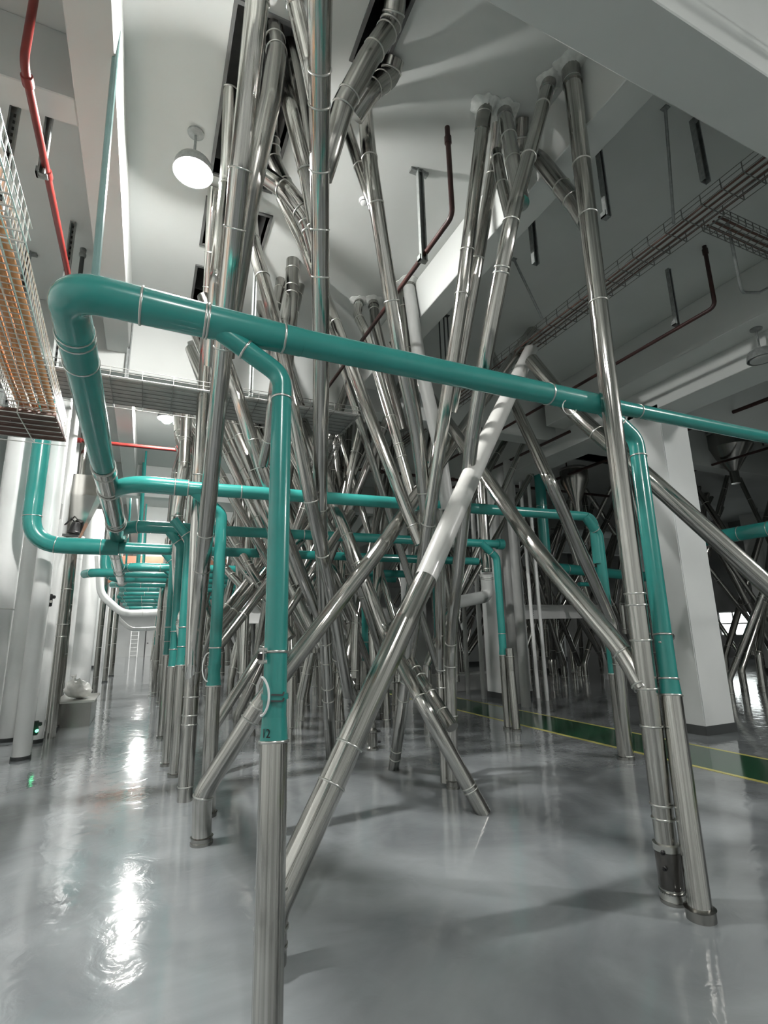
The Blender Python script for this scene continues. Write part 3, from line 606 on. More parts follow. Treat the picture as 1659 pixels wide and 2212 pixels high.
redpipe('dark sprinkler pipe crossing before the square column above the teal manifold', [(9.62, 1.95, 5.38), (9.62, 10.6, 5.38)], .07, 'maroon')
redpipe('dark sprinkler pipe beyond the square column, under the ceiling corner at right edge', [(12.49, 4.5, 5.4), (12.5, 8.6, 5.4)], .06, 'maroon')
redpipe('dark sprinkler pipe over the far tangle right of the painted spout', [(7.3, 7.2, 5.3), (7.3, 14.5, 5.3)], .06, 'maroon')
for q, zb, lb in ((at(1440, 842, 'Z', 6.25), 5.4, 'thin dark rod hanging from the ceiling above the square column'), (at(1634, 885, 'Z', 6.25), 5.4, 'thin dark rod hanging above the dark ceiling spouts at the right edge'),
                  (at(1219, 962, 'Z', 6.25), 5.3, 'thin dark rod hanging above the diagonal spouts, left of the sight glass spout')):
    root = empty('sprinkler_drop', q, lb, 'pipe'); tube(root, [V((q.x, q.y, ZC)), V((q.x, q.y, zb))], .035, 'maroon', seg=10)
    bm = bmesh.new(); lathe(bm, [(.03, 0), (.03, -.05), (.02, -.07)], (q.x, q.y, ZC - .001), (0, 0, 1), 12); link('sprinkler_head', bm, M['darkgrey'], root, True, .6)
q = at(180, 538, 'c'); root = empty('sprinkler_drop', q, 'short dark pipe with a threaded top hanging behind the elbow of the teal manifold', 'pipe')
tube(root, [V((q.x, q.y, ZC - .0)), V((q.x, q.y, 5.27))], .05, 'darkgrey', seg=12, name='pipe_body')
bm = bmesh.new(); lathe(bm, [(.035, 0), (.035, -.04), (.03, -.05), (.04, -.07), (.04, -.10), (.028, -.12)], (q.x, q.y, ZC - .001), (0, 0, 1), 14); link('threaded_socket', bm, M['galv'], root, True, .6)

# ------------------------------------------------------------------ slotted struts and hangers
def strut(label, x, y, z0, z1=ZC, wd=.06, foot=0, head=0, m='galv', slots=True, rot=0.0, grp=None):
    root = empty('hanging_strut', (x, y, z1), label, 'bracket', grp)
    Mx = Matrix.Translation((x, y, 0)) @ Matrix.Rotation(rot, 4, 'Z')
    bm = bmesh.new(); t = .004; h = wd / 2; d = .02
    box(bm, -h, h, 0, t, z0, z1, Mx); box(bm, -h, -h + t, 0, -2 * d, z0, z1, Mx); box(bm, h - t, h, 0, -2 * d, z0, z1, Mx)
    for s in (-1, 1): box(bm, s * h - s * .014 if s > 0 else -h, h if s > 0 else -h + .014, -2 * d, -2 * d - t, z0, z1, Mx)
    link('channel', bm, M[m], root)
    if slots:
        bm = bmesh.new(); z = z0 + .05
        while z < z1 - .05:
            box(bm, -.009, .009, -.001, -.0022, z, z + .035, Mx); z += .07
        link('slot_row', bm, M['black'], root)
    if head:
        bm = bmesh.new(); box(bm, -head / 2, head / 2, -.03, .03, z1 - .03, z1, Mx); link('head_plate', bm, M[m], root)
    if foot:
        bm = bmesh.new(); box(bm, -foot / 2, foot / 2, -.03, .03, z0, z0 + .012, Mx)
        box(bm, -foot / 2, -foot / 2 + .012, -.03, .03, z0, z0 + .06, Mx); link('foot_bracket', bm, M[m], root)
    return root
strut('grey strut with a T-shaped ceiling plate, holding the dark red pipe at upper centre', 2.27, 3.92, 5.17, head=.2, foot=.09, wd=.065, slots=False)
strut('long pale strut hanging beside the red pipe at upper left', -1.0, 4.23, 5.18, wd=.05, foot=.08, slots=False)
strut('slotted strut at the left edge beside the wire basket', -1.38, 4.74, 4.2, wd=.075)
q = at(62, 545, 'c'); strut('dark slotted strut behind the upper basket end at left', q.x, q.y, 4.2, head=.18, wd=.07)
q = at(131, 700, 'Y', 6.1); strut('dark slotted strut holding the cross cable tray beside the manifold elbow', q.x, 6.1, 4.25, wd=.06)
q = at(541, 845, 'Y', 5.6); strut('strut holding the cross cable tray between the tall spout and the nearest drop', q.x, 5.6, 4.2, wd=.045, slots=False)
q = at(250, 880, 'Y', 6.4); strut('slim strut under the lamp side of the cross cable tray', q.x, 7.7, 5.0, wd=.05, slots=False)
strut('wide slotted strut hanging behind the big beam, holding the tray at upper right', 4.42, 2.42, 5.56, wd=.085)
q = at(1150, 452, 'c'); strut('slotted strut holding the far part of the right cable tray', q.x - .05, q.y, 5.5, wd=.07)
for (px, py, lb) in ((1288, 318, 'rod beside the sight glass spout'), (1440, 584, 'flat dark strut holding the black sprinkler pipe at right')):
    q = at(px, py, 'c'); strut('slim strut hanging from the ceiling, ' + lb, q.x, q.y, 5.42, wd=.055, foot=.07, slots=False)
def rod(label, a, b, D=.018, m='galv', name='hanger_rod', cat='rod', grp=None):
    root = empty(name, a, label, cat, grp); tube(root, [V(a), V(b)], D, m, seg=8, name='rod_body')
    n = V((0, 0, 1)); bm = bmesh.new(); box(bm, a[0] - .03, a[0] + .03, a[1] - .03, a[1] + .03, a[2] - .01, a[2] - .001); link('anchor_plate', bm, M[m], root); return root
rod('long teal-grey rod from the ceiling down to the manifold elbow at upper left', (-.51, 3.57, ZC), at(205, 605, 'Y', 2.95), .044, 'tealgrey')
rod('slanting brace rod from behind the beam to the right cable tray', (4.05, 2.42, ZC), (4.66, 2.9, 5.6), .03)
rod('slanting brace rod from the ceiling to the far part of the right cable tray', at(1110, 560, 'c'), at(1172, 690, 'Z', 5.6), .03)
for i, px in enumerate((948, 958, 966)):
    q = at(px, 682, 'c'); rod('thin dark rod, one of three hanging side by side left of the curving spout', (q.x, q.y, ZC), (q.x, q.y, 5.35), .022, 'darkgrey', grp='three thin hanger rods')
q = at(1595, 640, 'Z', 5.4)
root = empty('conduit_hook', (5.3, 2.5, 5.6), 'thin grey conduit curving in a hook under the long right cable tray', 'conduit')
tube(root, [at(1570, 470, 'd', 5.6), at(1602, 632, 'd', 5.9), at(1640, 632, 'd', 6.2), at(1700, 600, 'd', 6.4)], .032, 'galv', bend=.12, seg=10, name='conduit_body')

# ------------------------------------------------------------------ wire basket trays with cables
def basket(label, a, b, wd, ht, m='wire', pitch=.1, nlong=5, th=.0045, cables=None, ccol='orange', crad=.02, clabel='', side=V((1, 0, 0)), wob=.01, name='wire_basket_tray', closed=False):
    a, b = V(a), V(b); t = (b - a).normalized(); s = (side - t * side.dot(t)).normalized(); u = s.cross(t)
    if u.z < 0: u = -u
    root = empty(name, a, label, 'cable tray'); L = (b - a).length
    bm = bmesh.new()
    for k in range(nlong): sweep(bm, [a + s * (wd * (k / (nlong - 1) - .5)), b + s * (wd * (k / (nlong - 1) - .5))], th, 6)
    for sd in (-1, 1):
        for hh in (.5, 1): sweep(bm, [a + s * (sd * wd / 2) + u * ht * hh, b + s * (sd * wd / 2) + u * ht * hh], th, 6)
    n = int(L / pitch)
    for k in range(n + 1):
        c = a + t * min(L, k * pitch)
        for p, q in ((c - s * wd / 2 + u * ht, c - s * wd / 2), (c - s * wd / 2, c + s * wd / 2), (c + s * wd / 2, c + s * wd / 2 + u * ht)): beam_box(bm, p, q, th * 1.7, th * 1.7, t)
    link('wire_mesh', bm, M[m], root)
    if cables:
        cr_ = empty('cable_bundle', a + u * .02, clabel, 'cables')
        for k in range(cables):
            off = wd * .86 * ((k + .5) / cables - .5); lv = crad + th + .004
            pts = []
            n = max(3, int(L / .5))
            for j in range(n + 1):
                pts.append(a + t * (L * j / n) + s * (off + random.uniform(-wob, wob)) + u * (lv + random.uniform(0, wob)))
            bm = bmesh.new(); sweep(bm, pts, crad, 8); link('cable', bm, M[ccol], cr_, True)
    return root
basket('long dark wire cable tray running away under the ceiling from the right edge', (4.80, -1.0, 5.57), (4.86, 11.5, 5.57), .34, .11, 'wire_dark', .2, 5, .004, 4, 'brown', .010, 'thin brown and grey cables lying in the long right-hand ceiling tray')
basket('second dark wire tray branching right from the right-hand ceiling tray', (5.0, 2.72, 5.57), (9.5, 2.72, 5.57), .22, .09, 'wire_dark', .12, 4, .004, 3, 'brown', .012, 'brown cables in the branching tray at the right edge', side=V((0, 1, 0)))
basket('wide wire tray crossing the picture behind the tall spout and the nearest drop', (-3.2, 5.95, 4.18), (2.25, 5.95, 4.18), .82, .10, 'wire_dark', .30, 9, .004, 22, 'greycable', .017, 'flat layer of grey cables filling the wide cross tray', side=V((0, 1, 0)), wob=.004)
basket('dark wire tray at centre continuing the cross tray towards the ceiling', (2.1, 6.6, 4.18), (3.3, 11.0, 4.9), .5, .1, 'wire_dark', .15, 6, .004, 8, 'greycable', .016, 'grey cables climbing from the cross tray to the far ceiling', wob=.02)
pA = at(57, 620, 'X', -.80); pB = V((-.80, 5.35, 3.42)); tt = (pA - pB); pA2 = pA + tt * .9
basket('pale wire basket sloping down at the left edge with orange cables inside', pA2 - V((.17, 0, 0)), pB - V((.17, 0, 0)), .34, .17, 'wire', .055, 6, .0036, 5, 'orange', .024, 'orange cables lying in the sloping basket at the left edge', wob=.008)
pU = at(61, 545, 'X', -.72); 
basket('upper pale wire basket with a rounded end at the left edge, empty', (-.87, -.3, pU.z), (-.87, pU.y, pU.z), .30, .15, 'wire', .085, 5, .0042)
root = empty('hose', (-.9, 2.5, 3.95), 'thick white hose curving inside the upper basket at the left edge', 'hose')
tube(root, [V((-.92, .9, 4.0)), V((-.90, 1.9, 4.02)), V((-.84, 2.6, 4.0)), V((-.80, pU.y - .05, 3.86))], .055, 'white', seg=14, bend=.5, name='hose_body')
basket('wire tray packed with brown cables below the orange basket at left', (-3.3, 5.15, 3.38), (-.80, 5.15, 3.38), .74, .10, 'wire', .28, 7, .0045, 14, 'brown', .026, 'layer of brown cables in the lower left tray', side=V((0, 1, 0)), wob=.004)

# ------------------------------------------------------------------ left side of the aisle
def vduct(label, px, py, D, m='white', zt=ZC, grp=None, rings=(), name='vertical_duct', foot=None, lean=0):
    p = at(px, py, 'f'); root = empty(name, p, label, 'duct' if name == 'vertical_duct' else 'pipe', grp)
    tube(root, [p, V((p.x + lean, p.y, zt))], D, m, [('s', r) for r in rings], seg=22, name='duct_body')
    if foot:
        bm = bmesh.new(); lathe(bm, [(D / 2 + .012, 0), (D / 2 + .012, foot), (D / 2, foot + .005)], p, (0, 0, 1), 22); link('floor_collar', bm, M['darkgrey'], root, True, .6)
    return root
vduct('broad white vertical duct at the left edge, nearest of the white ones', -50, 1652, .36, foot=.12, rings=(2.0,))
vduct('white vertical duct second from the left edge, standing clear of its neighbours', 44, 1640, .22, foot=.04)
vduct('narrow white vertical duct before the stainless pipe at left', 78, 1604, .17, foot=.05)
vduct('white vertical duct behind the left-edge ducts', 15, 1600, .30, foot=.05)
vduct('pale vertical duct behind the narrow white one', 92, 1560, .30, foot=.05)
vduct('thin white vertical pipe between the left-edge ducts', 62, 1625, .07)
LEFTP = [(113, 1577, .145, 'stainless pipe standing at the left front corner of the grey box'), (184, 1497, .17, 'stainless pipe standing right behind the grey box'), (203, 1503, .15, 'stainless pipe at the aisle edge right of the grey box'),
         (226, 1474, .17, 'stainless pipe left of the aisle, second beyond the grey box'), (240, 1461, .18, 'stainless pipe left of the aisle, third beyond the grey box')]
for px, py, D, lb in LEFTP: vduct(lb, px, py, D, 'steel', name='standing_pipe', rings=(.5, 1.3, 1.9, 2.6), foot=.05, zt=5.6)
vduct('matt white round pipe behind the thick teal elbow at left', 132, 1520, .26, zt=4.2, rings=(3.6,))
vduct('pale grey round column-like duct behind the aisle pipes at left', 168, 1500, .55, 'white', zt=5.4)
for i in range(16):
    y = 15.5 + i * 1.75; x = -1.75 - (i % 3) * .38
    root = empty('standing_pipe', (x, y, 0), 'standing pipe in the far left row along the aisle', 'pipe', 'far left row of pipes')
    tube(root, [V((x, y, 0)), V((x + random.uniform(-.1, .15), y, 5.5))], random.choice((.15, .2, .26)), random.choice(('steel', 'steel', 'white')), [('s', 1.2), ('s', 2.4)], seg=16)
# stainless hopper with vibrator, box and cable
hx = at(172, 1037, 'Y', 10.6); root = empty('hopper', hx, 'stainless square hopper narrowing to a round outlet behind the thick teal elbow', 'hopper')
bm = bmesh.new()
def loft(bm, secs):
    rs = [[bm.verts.new(V(p)) for p in s_] for s_ in secs]
    for i in range(len(rs) - 1):
        n = len(rs[i])
        for k in range(n): bm.faces.new((rs[i][k], rs[i][(k + 1) % n], rs[i + 1][(k + 1) % n], rs[i + 1][k]))
    bm.faces.new(list(reversed(rs[0]))); bm.faces.new(rs[-1])
c = hx; hw = .33
loft(bm, [[(c.x - hw, c.y - hw, c.z + .02), (c.x + hw, c.y - hw, c.z + .02), (c.x + hw, c.y + hw, c.z + .02), (c.x - hw, c.y + hw, c.z + .02)],
          [(c.x - hw, c.y - hw, c.z - .35), (c.x + hw, c.y - hw, c.z - .35), (c.x + hw, c.y + hw, c.z - .35), (c.x - hw, c.y + hw, c.z - .35)],
          [(c.x - .11, c.y - .11, c.z - 1.1), (c.x + .09, c.y - .11, c.z - 1.1), (c.x + .09, c.y + .09, c.z - 1.1), (c.x - .11, c.y + .09, c.z - 1.1)]])
link('hopper_body', bm, M['steel'], root)
tube(root, [V((c.x - .01, c.y - .01, c.z - 1.08)), V((c.x - .02, c.y, 0))], .17, 'steel', [('s', .1), ('s', .9), ('s', 1.5), ('s', 1.7)], name='outlet_pipe')
q = at(160, 1138, 'Y', 10.2); root = empty('vibrator_motor', q, 'black round motor on a bracket with a curved cable, beside the hopper outlet', 'motor')
bm = bmesh.new(); lathe(bm, [(.10, 0), (.10, .03), (.085, .05), (.065, .19), (.05, .2)], q - V((0, 0, .12)), (.15, 0, 1), 20); link('motor_housing', bm, M['black'], root, True, .5)
bm = bmesh.new(); box(bm, q.x - .3, q.x + .08, q.y - .02, q.y + .05, q.z - .17, q.z - .13); link('mounting_bracket', bm, M['darkgrey'], root)
bm = bmesh.new(); sweep(bm, [q + V(v) for v in ((0, 0, .08), (-.05, 0, .15), (-.12, 0, .05), (-.2, 0, -.02), (-.27, 0, .02), (-.28, 0, .12))], .014, 8); link('supply_cable', bm, M['black'], root, True)
q = at(124, 1105, 'Y', 10.2); root = empty('junction_box', q, 'small grey box with a bent black cable on the white pipe at left', 'electrical box')
bm = bmesh.new(); box(bm, q.x - .07, q.x + .07, q.y - .04, q.y + .04, q.z - .14, q.z + .14); bmesh.ops.bevel(bm, geom=bm.edges[:], offset=.012, segments=2, affect='EDGES'); link('box_body', bm, M['greypaint'], root)
bm = bmesh.new(); sweep(bm, [q + V(v) for v in ((0, 0, .13), (0, 0, .22), (-.03, 0, .27), (-.07, 0, .22), (-.08, 0, .12))], .02, 8); link('cable_gland', bm, M['black'], root, True)
for px, py, y, lb, led in ((105, 1296, 9.6, 'small black valve block clamped to a white pipe at left, at eye height', False), (74, 1572, 9.3, 'small black socket with a green light low on the left pipes', True)):
    q = at(px, py, 'Y', y); root = empty('valve_block', q, lb, 'device')
    bm = bmesh.new(); box(bm, q.x - .06, q.x + .05, q.y - .04, q.y + .04, q.z - .1, q.z + .09); box(bm, q.x - .02, q.x + .09, q.y - .03, q.y + .03, q.z + .02, q.z + .07); bmesh.ops.bevel(bm, geom=bm.edges[:], offset=.008, segments=2, affect='EDGES'); link('block_body', bm, M['black'], root)
    bm = bmesh.new(); lathe(bm, [(.012, 0), (.012, .05), (.02, .06), (.02, .09)], q + V((.05, -.03, -.03)), (0, -1, 0), 12); link('indicator' if led else 'knob', bm, M['led' if led else 'ring'], root, True, .6)
# grey box with bag
bx0, bx1, by0, by1, bh = -1.38, -.79, 11.55, 12.9, .42
root = empty('floor_box', (-1.08, 12.2, 0), 'low grey metal box on the floor under a plastic bag at left', 'box')
bm = bmesh.new(); box(bm, bx0, bx1, by0, by1, 0, bh); bmesh.ops.bevel(bm, geom=bm.edges[:], offset=.01, segments=2, affect='EDGES'); link('box_body', bm, M['steel_dull'], root)
bm = bmesh.new(); box(bm, bx0 - .03, bx1 + .05, by0 - .03, by1 + .03, bh, bh + .035); bmesh.ops.bevel(bm, geom=bm.edges[:], offset=.008, segments=2, affect='EDGES'); link('box_lid', bm, M['ring'], root)
from mathutils import noise
root = empty('plastic_bag', (-1.05, 12.0, bh + .035), 'crumpled translucent white plastic bag lying on the grey box', 'bag')
bm = bmesh.new(); bmesh.ops.create_icosphere(bm, subdivisions=4, radius=1)
for v in bm.verts:
    c = v.co.copy(); n = noise.noise(c * 2.2) * .25 + noise.noise(c * 5) * .12
    z = max(-.0, c.z * .5 + .5); sx = .27 * (1.15 - z * .75); c2 = V((c.x * sx + (1 - z) * .03 - z * .09, c.y * .24, z * .36)) * (1 + n)
    c2.z = max(0.002, c2.z); v.co = V((-1.06, 12.05, bh + .035)) + c2
link('bag_body', bm, M['plastic'], root, True)
bm = bmesh.new(); lathe(bm, [(.03, 0), (.02, .03), (.035, .07), (.055, .10)], (-1.15, 12.03, bh + .37), (-.2, 0, 1), 14)
for v in bm.verts: v.co += V((noise.noise(v.co * 30), noise.noise(v.co * 31 + V((3, 0, 0))), 0)) * .02
link('bag_neck', bm, M['plastic'], root, True)
# far end of the aisle: door, white wall, ladder, white bent pipes
D1 = tag(bpy.data.objects.new('door_1', None), kind='structure'); COL.objects.link(D1); D1.location = (1.0, Y1, 0)
bm = bmesh.new(); box(bm, .2, 2.0, Y1 - .06, Y1 - .01, 0, 2.1); link('door_leaf', bm, M['white'], D1)
bm = bmesh.new(); box(bm, .12, .2, Y1 - .09, Y1 - .005, 0, 2.2); box(bm, 2.0, 2.08, Y1 - .09, Y1 - .005, 0, 2.2); box(bm, .12, 2.08, Y1 - .09, Y1 - .005, 2.1, 2.2); link('door_frame', bm, M['darkgrey'], D1)
bm = bmesh.new(); box(bm, .28, .40, Y1 - .12, Y1 - .06, .98, 1.04); link('door_handle', bm, M['black'], D1)
lx, ly = at(288, 1420, 'f').x, 43.6
root = empty('ladder', (lx, ly, 0), 'white ladder leaning at the far end of the aisle, left of the door', 'ladder')
bm = bmesh.new()
for s in (-.25, .25): beam_box(bm, (lx + s, ly, 0.0), (lx + s, ly + .5, 2.05), .05, .06)
link('side_rail', bm, M['white'], root)
for k in range(7):
    bm = bmesh.new(); z = .2 + k * .28; lathe(bm, [(.022, 0), (.022, .5)], (lx - .25, ly + .5 * z / 2.05, z), (1, 0, 0), 8); link('rung', bm, M['white'], root, True, .6)
for (px0, py, y, D, lb) in ((222, 1322, 17.0, .30, 'white pipe bending down at left and crossing the aisle, the nearer one'), (256, 1358, 27.0, .26, 'white pipe crossing the far aisle above the door')):
    p = at(px0, py, 'Y', y); q = at(332, py + 3, 'Y', y); D *= .68
    S(lb, [V((p.x - .25, y, p.z + 1.6)), V((p.x - .1, y, p.z + .5)), V((p.x + .5, y, p.z - .05)), V((q.x + 1.2, y, p.z))], D, [('e', 1.5)], m='white', bend=.6, seg=16)
root = empty('brown_panel', (1, 23.6, 4.0), 'brown flat panel high across the aisle beyond the small duct', 'panel')
bm = bmesh.new(); box(bm, -2.4, 3.2, 24.3, 24.36, 3.75, 4.9); bmesh.ops.bevel(bm, geom=bm.edges[:], offset=.01, segments=1, affect='EDGES'); link('panel_sheet', bm, M['rust'], root)
for i, (px, py, y) in enumerate(((298, 1190, 14), (268, 1225, 16), (300, 1290, 20), (290, 1260, 18), (292, 1215, 15), (303, 1300, 22))):
    p = at(px, py, 'Y', y); root = empty('hanger_rod', V((p.x, y, 5.4)), 'pale teal rod hanging above the far aisle', 'rod', 'pale hanger rods over the far aisle'); tube(root, [V((p.x, y, 6.2)), V((p.x + .05, y, MZ + .05))], .05, 'teal', seg=8, name='rod_body')
# right edge of the aisle
RIGHTP = [((399, 1730), None, None)]
S('strongly lit stainless spout with a kinked lower end beside the aisle', [(415, 1440, 'd', 6.2), (393, 1360, 'd', 6.9), (384, 1225, 'd', 7.3), (383, 1110, 'd', 7.3), (398, 1010, 'd', 7.4), (403, 900, 'd', 7.6)], .16, [1345, 1350, 1118, 1005, 955, 948], m='steel_lit', bend=.3)  # the strong light on this spout comes from its paler steel colour
S('stainless spout hanging by a dark plate beside the second lamp', [(402, 985, 'd', 8.0), (388, 945, 'd', 8.6), (386, 905, 'd', 9.0), (385, 870, 'd', 9.5)], .17, [938, 952])
S('dull stainless spout with a collar just above the first crossing pipe', [(372, 1130, 'd', 8.8), (382, 1020, 'd', 8.8), (400, 965, 'd', 8.9), (418, 930, 'd', 9.2)], .17, [1022], m='steel_dull', bend=.2)
for (px, py, D, lb) in ((375, 1606, .14, 'stainless standing pipe in front of the aisle pair'), (345, 1520, .16, 'stainless standing pipe at the aisle edge, with a black foot'), (333, 1500, .16, 'stainless standing pipe farthest left in the right aisle row'), (358, 1550, .13, 'short stainless standing pipe between the aisle pair and the black-footed one')):
    p = at(px, py, 'f'); root = empty('standing_pipe', p, lb, 'pipe')
    tube(root, [p, V((p.x, p.y, 2.5)), V((p.x + random.uniform(.05, .3), p.y, 5.0))], D, 'steel', [('s', .05), ('s', .9), ('s', 1.6), ('s', 2.3)], bend=1)
for i in range(14):
    y = 17.5 + i * 1.9; x = .62 + (i % 3) * .35
    root = empty('standing_pipe', (x, y, 0), 'standing stainless pipe in the far right row along the aisle', 'pipe', 'far right row of pipes')
    tube(root, [V((x, y, 0)), V((x + random.uniform(-.05, .5), y + random.uniform(-.5, .5), 5.5))], random.choice((.15, .18)), 'steel', [('s', 1.2), ('s', 2.4)], seg=16)

# ------------------------------------------------------------------ middle distance, by the second column
for (px, py, D, m, lb) in ((1137, 1527, .20, 'greypaint', 'grey round pipe standing against the second column, right one of the bundle'), (1118, 1519, .2, 'greypaint', 'grey round pipe standing against the second column, middle of the bundle'), (1098, 1510, .22, 'greypaint', 'grey round pipe standing against the second column, left one of the bundle'),
                          (1182, 1513, .085, 'white', 'thin pale pole right of the second column, right one of the pair'), (1163, 1508, .085, 'white', 'thin pale pole right of the second column, left one of the pair'),
                          (1045, 1509, .11, 'greypaint', 'thin grey pole left of the second column, nearer one'), (1012, 1500, .11, 'greypaint', 'thin grey pole left of the second column, farther one')):
    vduct(lb, px, py, D, m, zt=5.3, name='standing_pipe')
root = empty('floor_curb', (7.6, 12.3, 0), 'low grey curb box on the floor behind the thin grey poles', 'box')
bm = bmesh.new(); box(bm, 6.6, 8.9, 12.1, 12.9, 0, .42); bmesh.ops.bevel(bm, geom=bm.edges[:], offset=.02, segments=2, affect='EDGES'); link('curb_body', bm, M['greypaint'], root)
root = empty('pvc_outlet', at(1048, 1260, 'd', 9.3), 'upright stainless pipe ending in a pale grey plastic elbow turned left, at centre right', 'pipe')
tube(root, [at(1052, 1236, 'd', 9.3), V((at(1052, 1236, 'd', 9.3).x, at(1052, 1236, 'd', 9.3).y, 5.3))], .185, 'steel', [1185, 1236], name='steel_section')
tube(root, [at(1052, 1240, 'd', 9.3), at(1053, 1288, 'd', 9.3), at(1012, 1296, 'd', 8.9), at(985, 1302, 'd', 8.7)], .21, 'greypaint', [1250, 1246], name='plastic_elbow', bend=.16)
for (x0, x1, y, lb) in ((9.0, 13.2, 12.2, 'white steel beam across the tangle right of the second column'), (5.2, 7.3, 13.6, 'white steel beam piece left of the second column'), (2.2, 4.3, 12.6, 'white enamelled beam box behind the nearest teal drop')):
    root = empty('steel_beam', (x0, y, 2.0), lb, 'beam')
    bm = bmesh.new(); zc = 2.02; h = .34 if x0 > 9 else .36
    box(bm, x0, x1, y, y + .02, zc - h / 2, zc + h / 2); box(bm, x0, x1, y - .08, y + .1, zc + h / 2, zc + h / 2 + .02); box(bm, x0, x1, y - .08, y + .1, zc - h / 2 - .02, zc - h / 2)
    link('beam_profile', bm, M['white'], root)
    bm = bmesh.new()
    for k in range(8): lathe(bm, [(.014, 0), (.014, .012)], (x0 + 1.1 + (k % 2) * .12, y, zc - .1 + (k // 2) * .06), (0, -1, 0), 8)
    link('bolt_row', bm, M['galv'], root)
    for xx in (x0 + .3, x1 - .3):
        bm = bmesh.new(); box(bm, xx - .05, xx + .05, y + .03, y + .13, 0, zc - h / 2 - .02); link('beam_leg', bm, M['white'], root)
# grey roller machine bodies in the far middle
q = at(805, 1620, 'f'); root = empty('floor_fitting', q, 'small dark ringed pipe stub on the floor behind the leaning spout', 'fitting')
bm = bmesh.new(); lathe(bm, [(.085, 0), (.085, .03), (.065, .05), (.065, .22), (.075, .23), (.075, .26), (.05, .29), (.05, .36)], q, (0, 0, 1), 20); link('stub_body', bm, M['steel_dull'], root, True, .5)
bm = bmesh.new(); 
for zz in (.1, .24): lathe(bm, [(.016, 0), (.016, .04)], q + V((.07, -.02, zz)), (1, -.3, 0), 10)
link('clamp_bolt', bm, M['black'], root, True, .6)

# right-hand teal pieces
p0 = at(1545, 1163, 'Z', MZ); 
manifold('teal pipe at the right edge running towards the camera beyond the square column', [([V((p0.x - .1, p0.y + .8, MZ)), V((p0.x, 3.0, MZ))], .24, 'teal', [('x', 1590), ('x', 1655)])], p0)
p0 = at(1168, 1060, 'Y', 9.4)
manifold('thick dark teal pipe hanging right of the second column, turning right', [([V((p0.x, 9.4, 5.2)), V((p0.x + .05, 9.5, 2.95)), V((12.0, 9.6, 2.8))], .25, 'teal', [('s', .8), ('x', 1222)], None, .3)], p0)
p0 = at(1292, 1215, 'Y', 9.3)
S('small teal pipe hooking down from the far right crossing pipe behind the diagonal spout', [V((9.2, 9.3, 2.55)), V((p0.x, 9.3, 2.55)), V((p0.x, 9.3, 0))], .1, [], m='teal', name='drop_pipe')

# ------------------------------------------------------------------ far tangles of spouts
def tangle(n, xr, yr, label, grp, seed, dmin=.12, dmax=.19, steep=(.2, 2.6), minz=0, mats=('steel', 'steel', 'steel', 'steel_dull', 'steel_lit'), avoid=()):
    rnd = random.Random(seed); k = 0; tries = 0
    while k < n and tries < n * 12:
        tries += 1
        x = rnd.uniform(*xr); y = rnd.uniform(*yr); a = rnd.uniform(0, 2 * PI); s = rnd.uniform(*steep)
        dx, dy = math.cos(a) * s * 1.3, math.sin(a) * s * .6
        if x + dx < 1.0 or x < .9: continue
        if any(c0 - .1 < x < c1 + .1 and r0 - .1 < y < r1 + .1 for c0, c1, r0, r1 in avoid) or any(c0 - .2 < x + dx < c1 + .2 and r0 - .2 < y + dy < r1 + .2 for c0, c1, r0, r1 in avoid): continue
        D = rnd.uniform(dmin, dmax); zf = rnd.choice((0, 0, 0, rnd.uniform(.4, 1.4))) if minz == 0 else minz
        root = empty('spout_pipe', (x, y, zf), label, 'pipe', grp)
        top = V((x + dx, y + dy, ZC - .01))
        b = V((x, y, zf)); kn = V((x + rnd.uniform(-.05, .05), y, zf + rnd.uniform(.3, 1.1)))
        pts = [b, kn, top]
        tube(root, pts, D, rnd.choice(mats), [('s', .12), ('s', .9), ('s', 2.3), ('e', 1.4), ('e', .5)], bend=.25, seg=14, nseg=4); k += 1
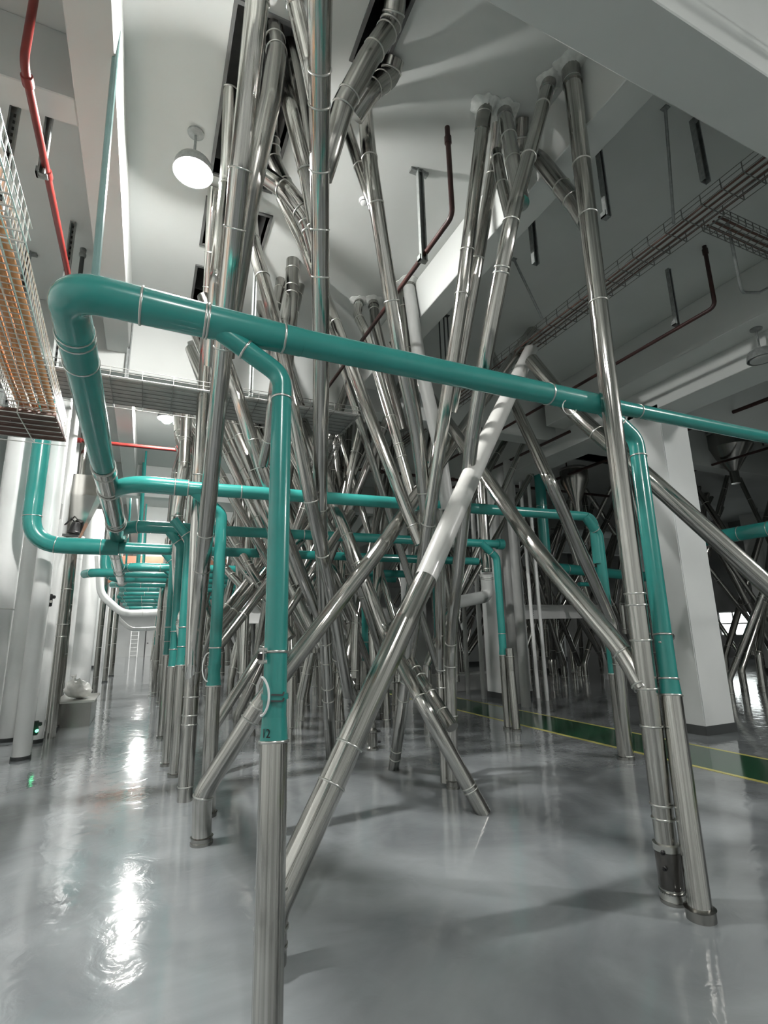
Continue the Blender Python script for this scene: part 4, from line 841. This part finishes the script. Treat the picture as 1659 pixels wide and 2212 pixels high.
COLS = [(13.3, 14.2, 10.2, 11.1), (18.4, 19.3, 10.2, 11.1), (7.4, 8.5, 10.2, 11.1), (7.4, 8.4, 14.7, 15.7), (7.4, 8.4, 20.4, 21.4), (5.8, 6.95, 0, 60)]
tangle(40, (1.2, 5.4), (8.0, 12.0), 'stainless spout in the crowded middle distance behind the crossing spouts', 'mid-distance spouts', 3, .12, .165, (.6, 3.0), avoid=COLS)
tangle(40, (1.3, 5.5), (12.5, 20), 'distant stainless spout in the dark tangle behind the crossing spouts', 'far spouts behind the centre', 5, .13, .19, (.6, 3.8), avoid=COLS)
tangle(48, (7.5, 13.5), (13.0, 19), 'distant stainless spout in the tangle around the second column', 'far spouts around the second column', 8, .12, .18, (.8, 4.0), mats=('steel', 'steel_dull', 'steel_dull'), avoid=COLS)  # mostly darker steel, so the dim background is put into the colour
tangle(60, (11.2, 20), (6.9, 15), 'stainless spout in the dark tangle beyond the square column at right', 'spouts beyond the square column', 11, .12, .2, (.6, 4.2), mats=('steel', 'steel_dull', 'steel'), avoid=COLS)  # some darker steel mixed in, painting the unlit depth behind the column
tangle(26, (2.0, 7.2), (21, 32), 'very distant stainless spout low between the others', 'very distant spouts', 13, .14, .2, (.3, 3.2), avoid=COLS)
# hopper cones and dark bins hanging from the far ceiling
def cone(label, x, y, z0, r, h, m='steel_dull', grp=None):
    root = empty('ceiling_hopper', (x, y, z0), label, 'hopper', grp)
    bm = bmesh.new(); lathe(bm, [(r, 0), (r, -h * .4), (.1, -h), (.1, -h - .3)], (x, y, z0), (0, 0, 1), 24); link('hopper_body', bm, M[m], root, True, .5)
    bm = bmesh.new(); lathe(bm, [(r, -.02), (r + .03, -.02), (r + .03, -.06), (r, -.06)], (x, y, z0), (0, 0, 1), 24); link('rim', bm, M['ring'], root, True, .5)
q = at(790, 960, 'Z', 5.0); cone('dark hopper hanging from the far ceiling behind the end of the cross tray', 3.6, 12.2, 6.2, .7, 1.5)
q = at(1275, 1050, 'Z', 5.0); cone('dark hopper hanging from the far ceiling right of the thick hanging teal pipe', q.x, q.y + .5, 5.6, .35, .9)
cone('dark hopper under the ceiling at the right edge above the far tangle', 12.9, 7.6, 6.2, .5, 1.0)
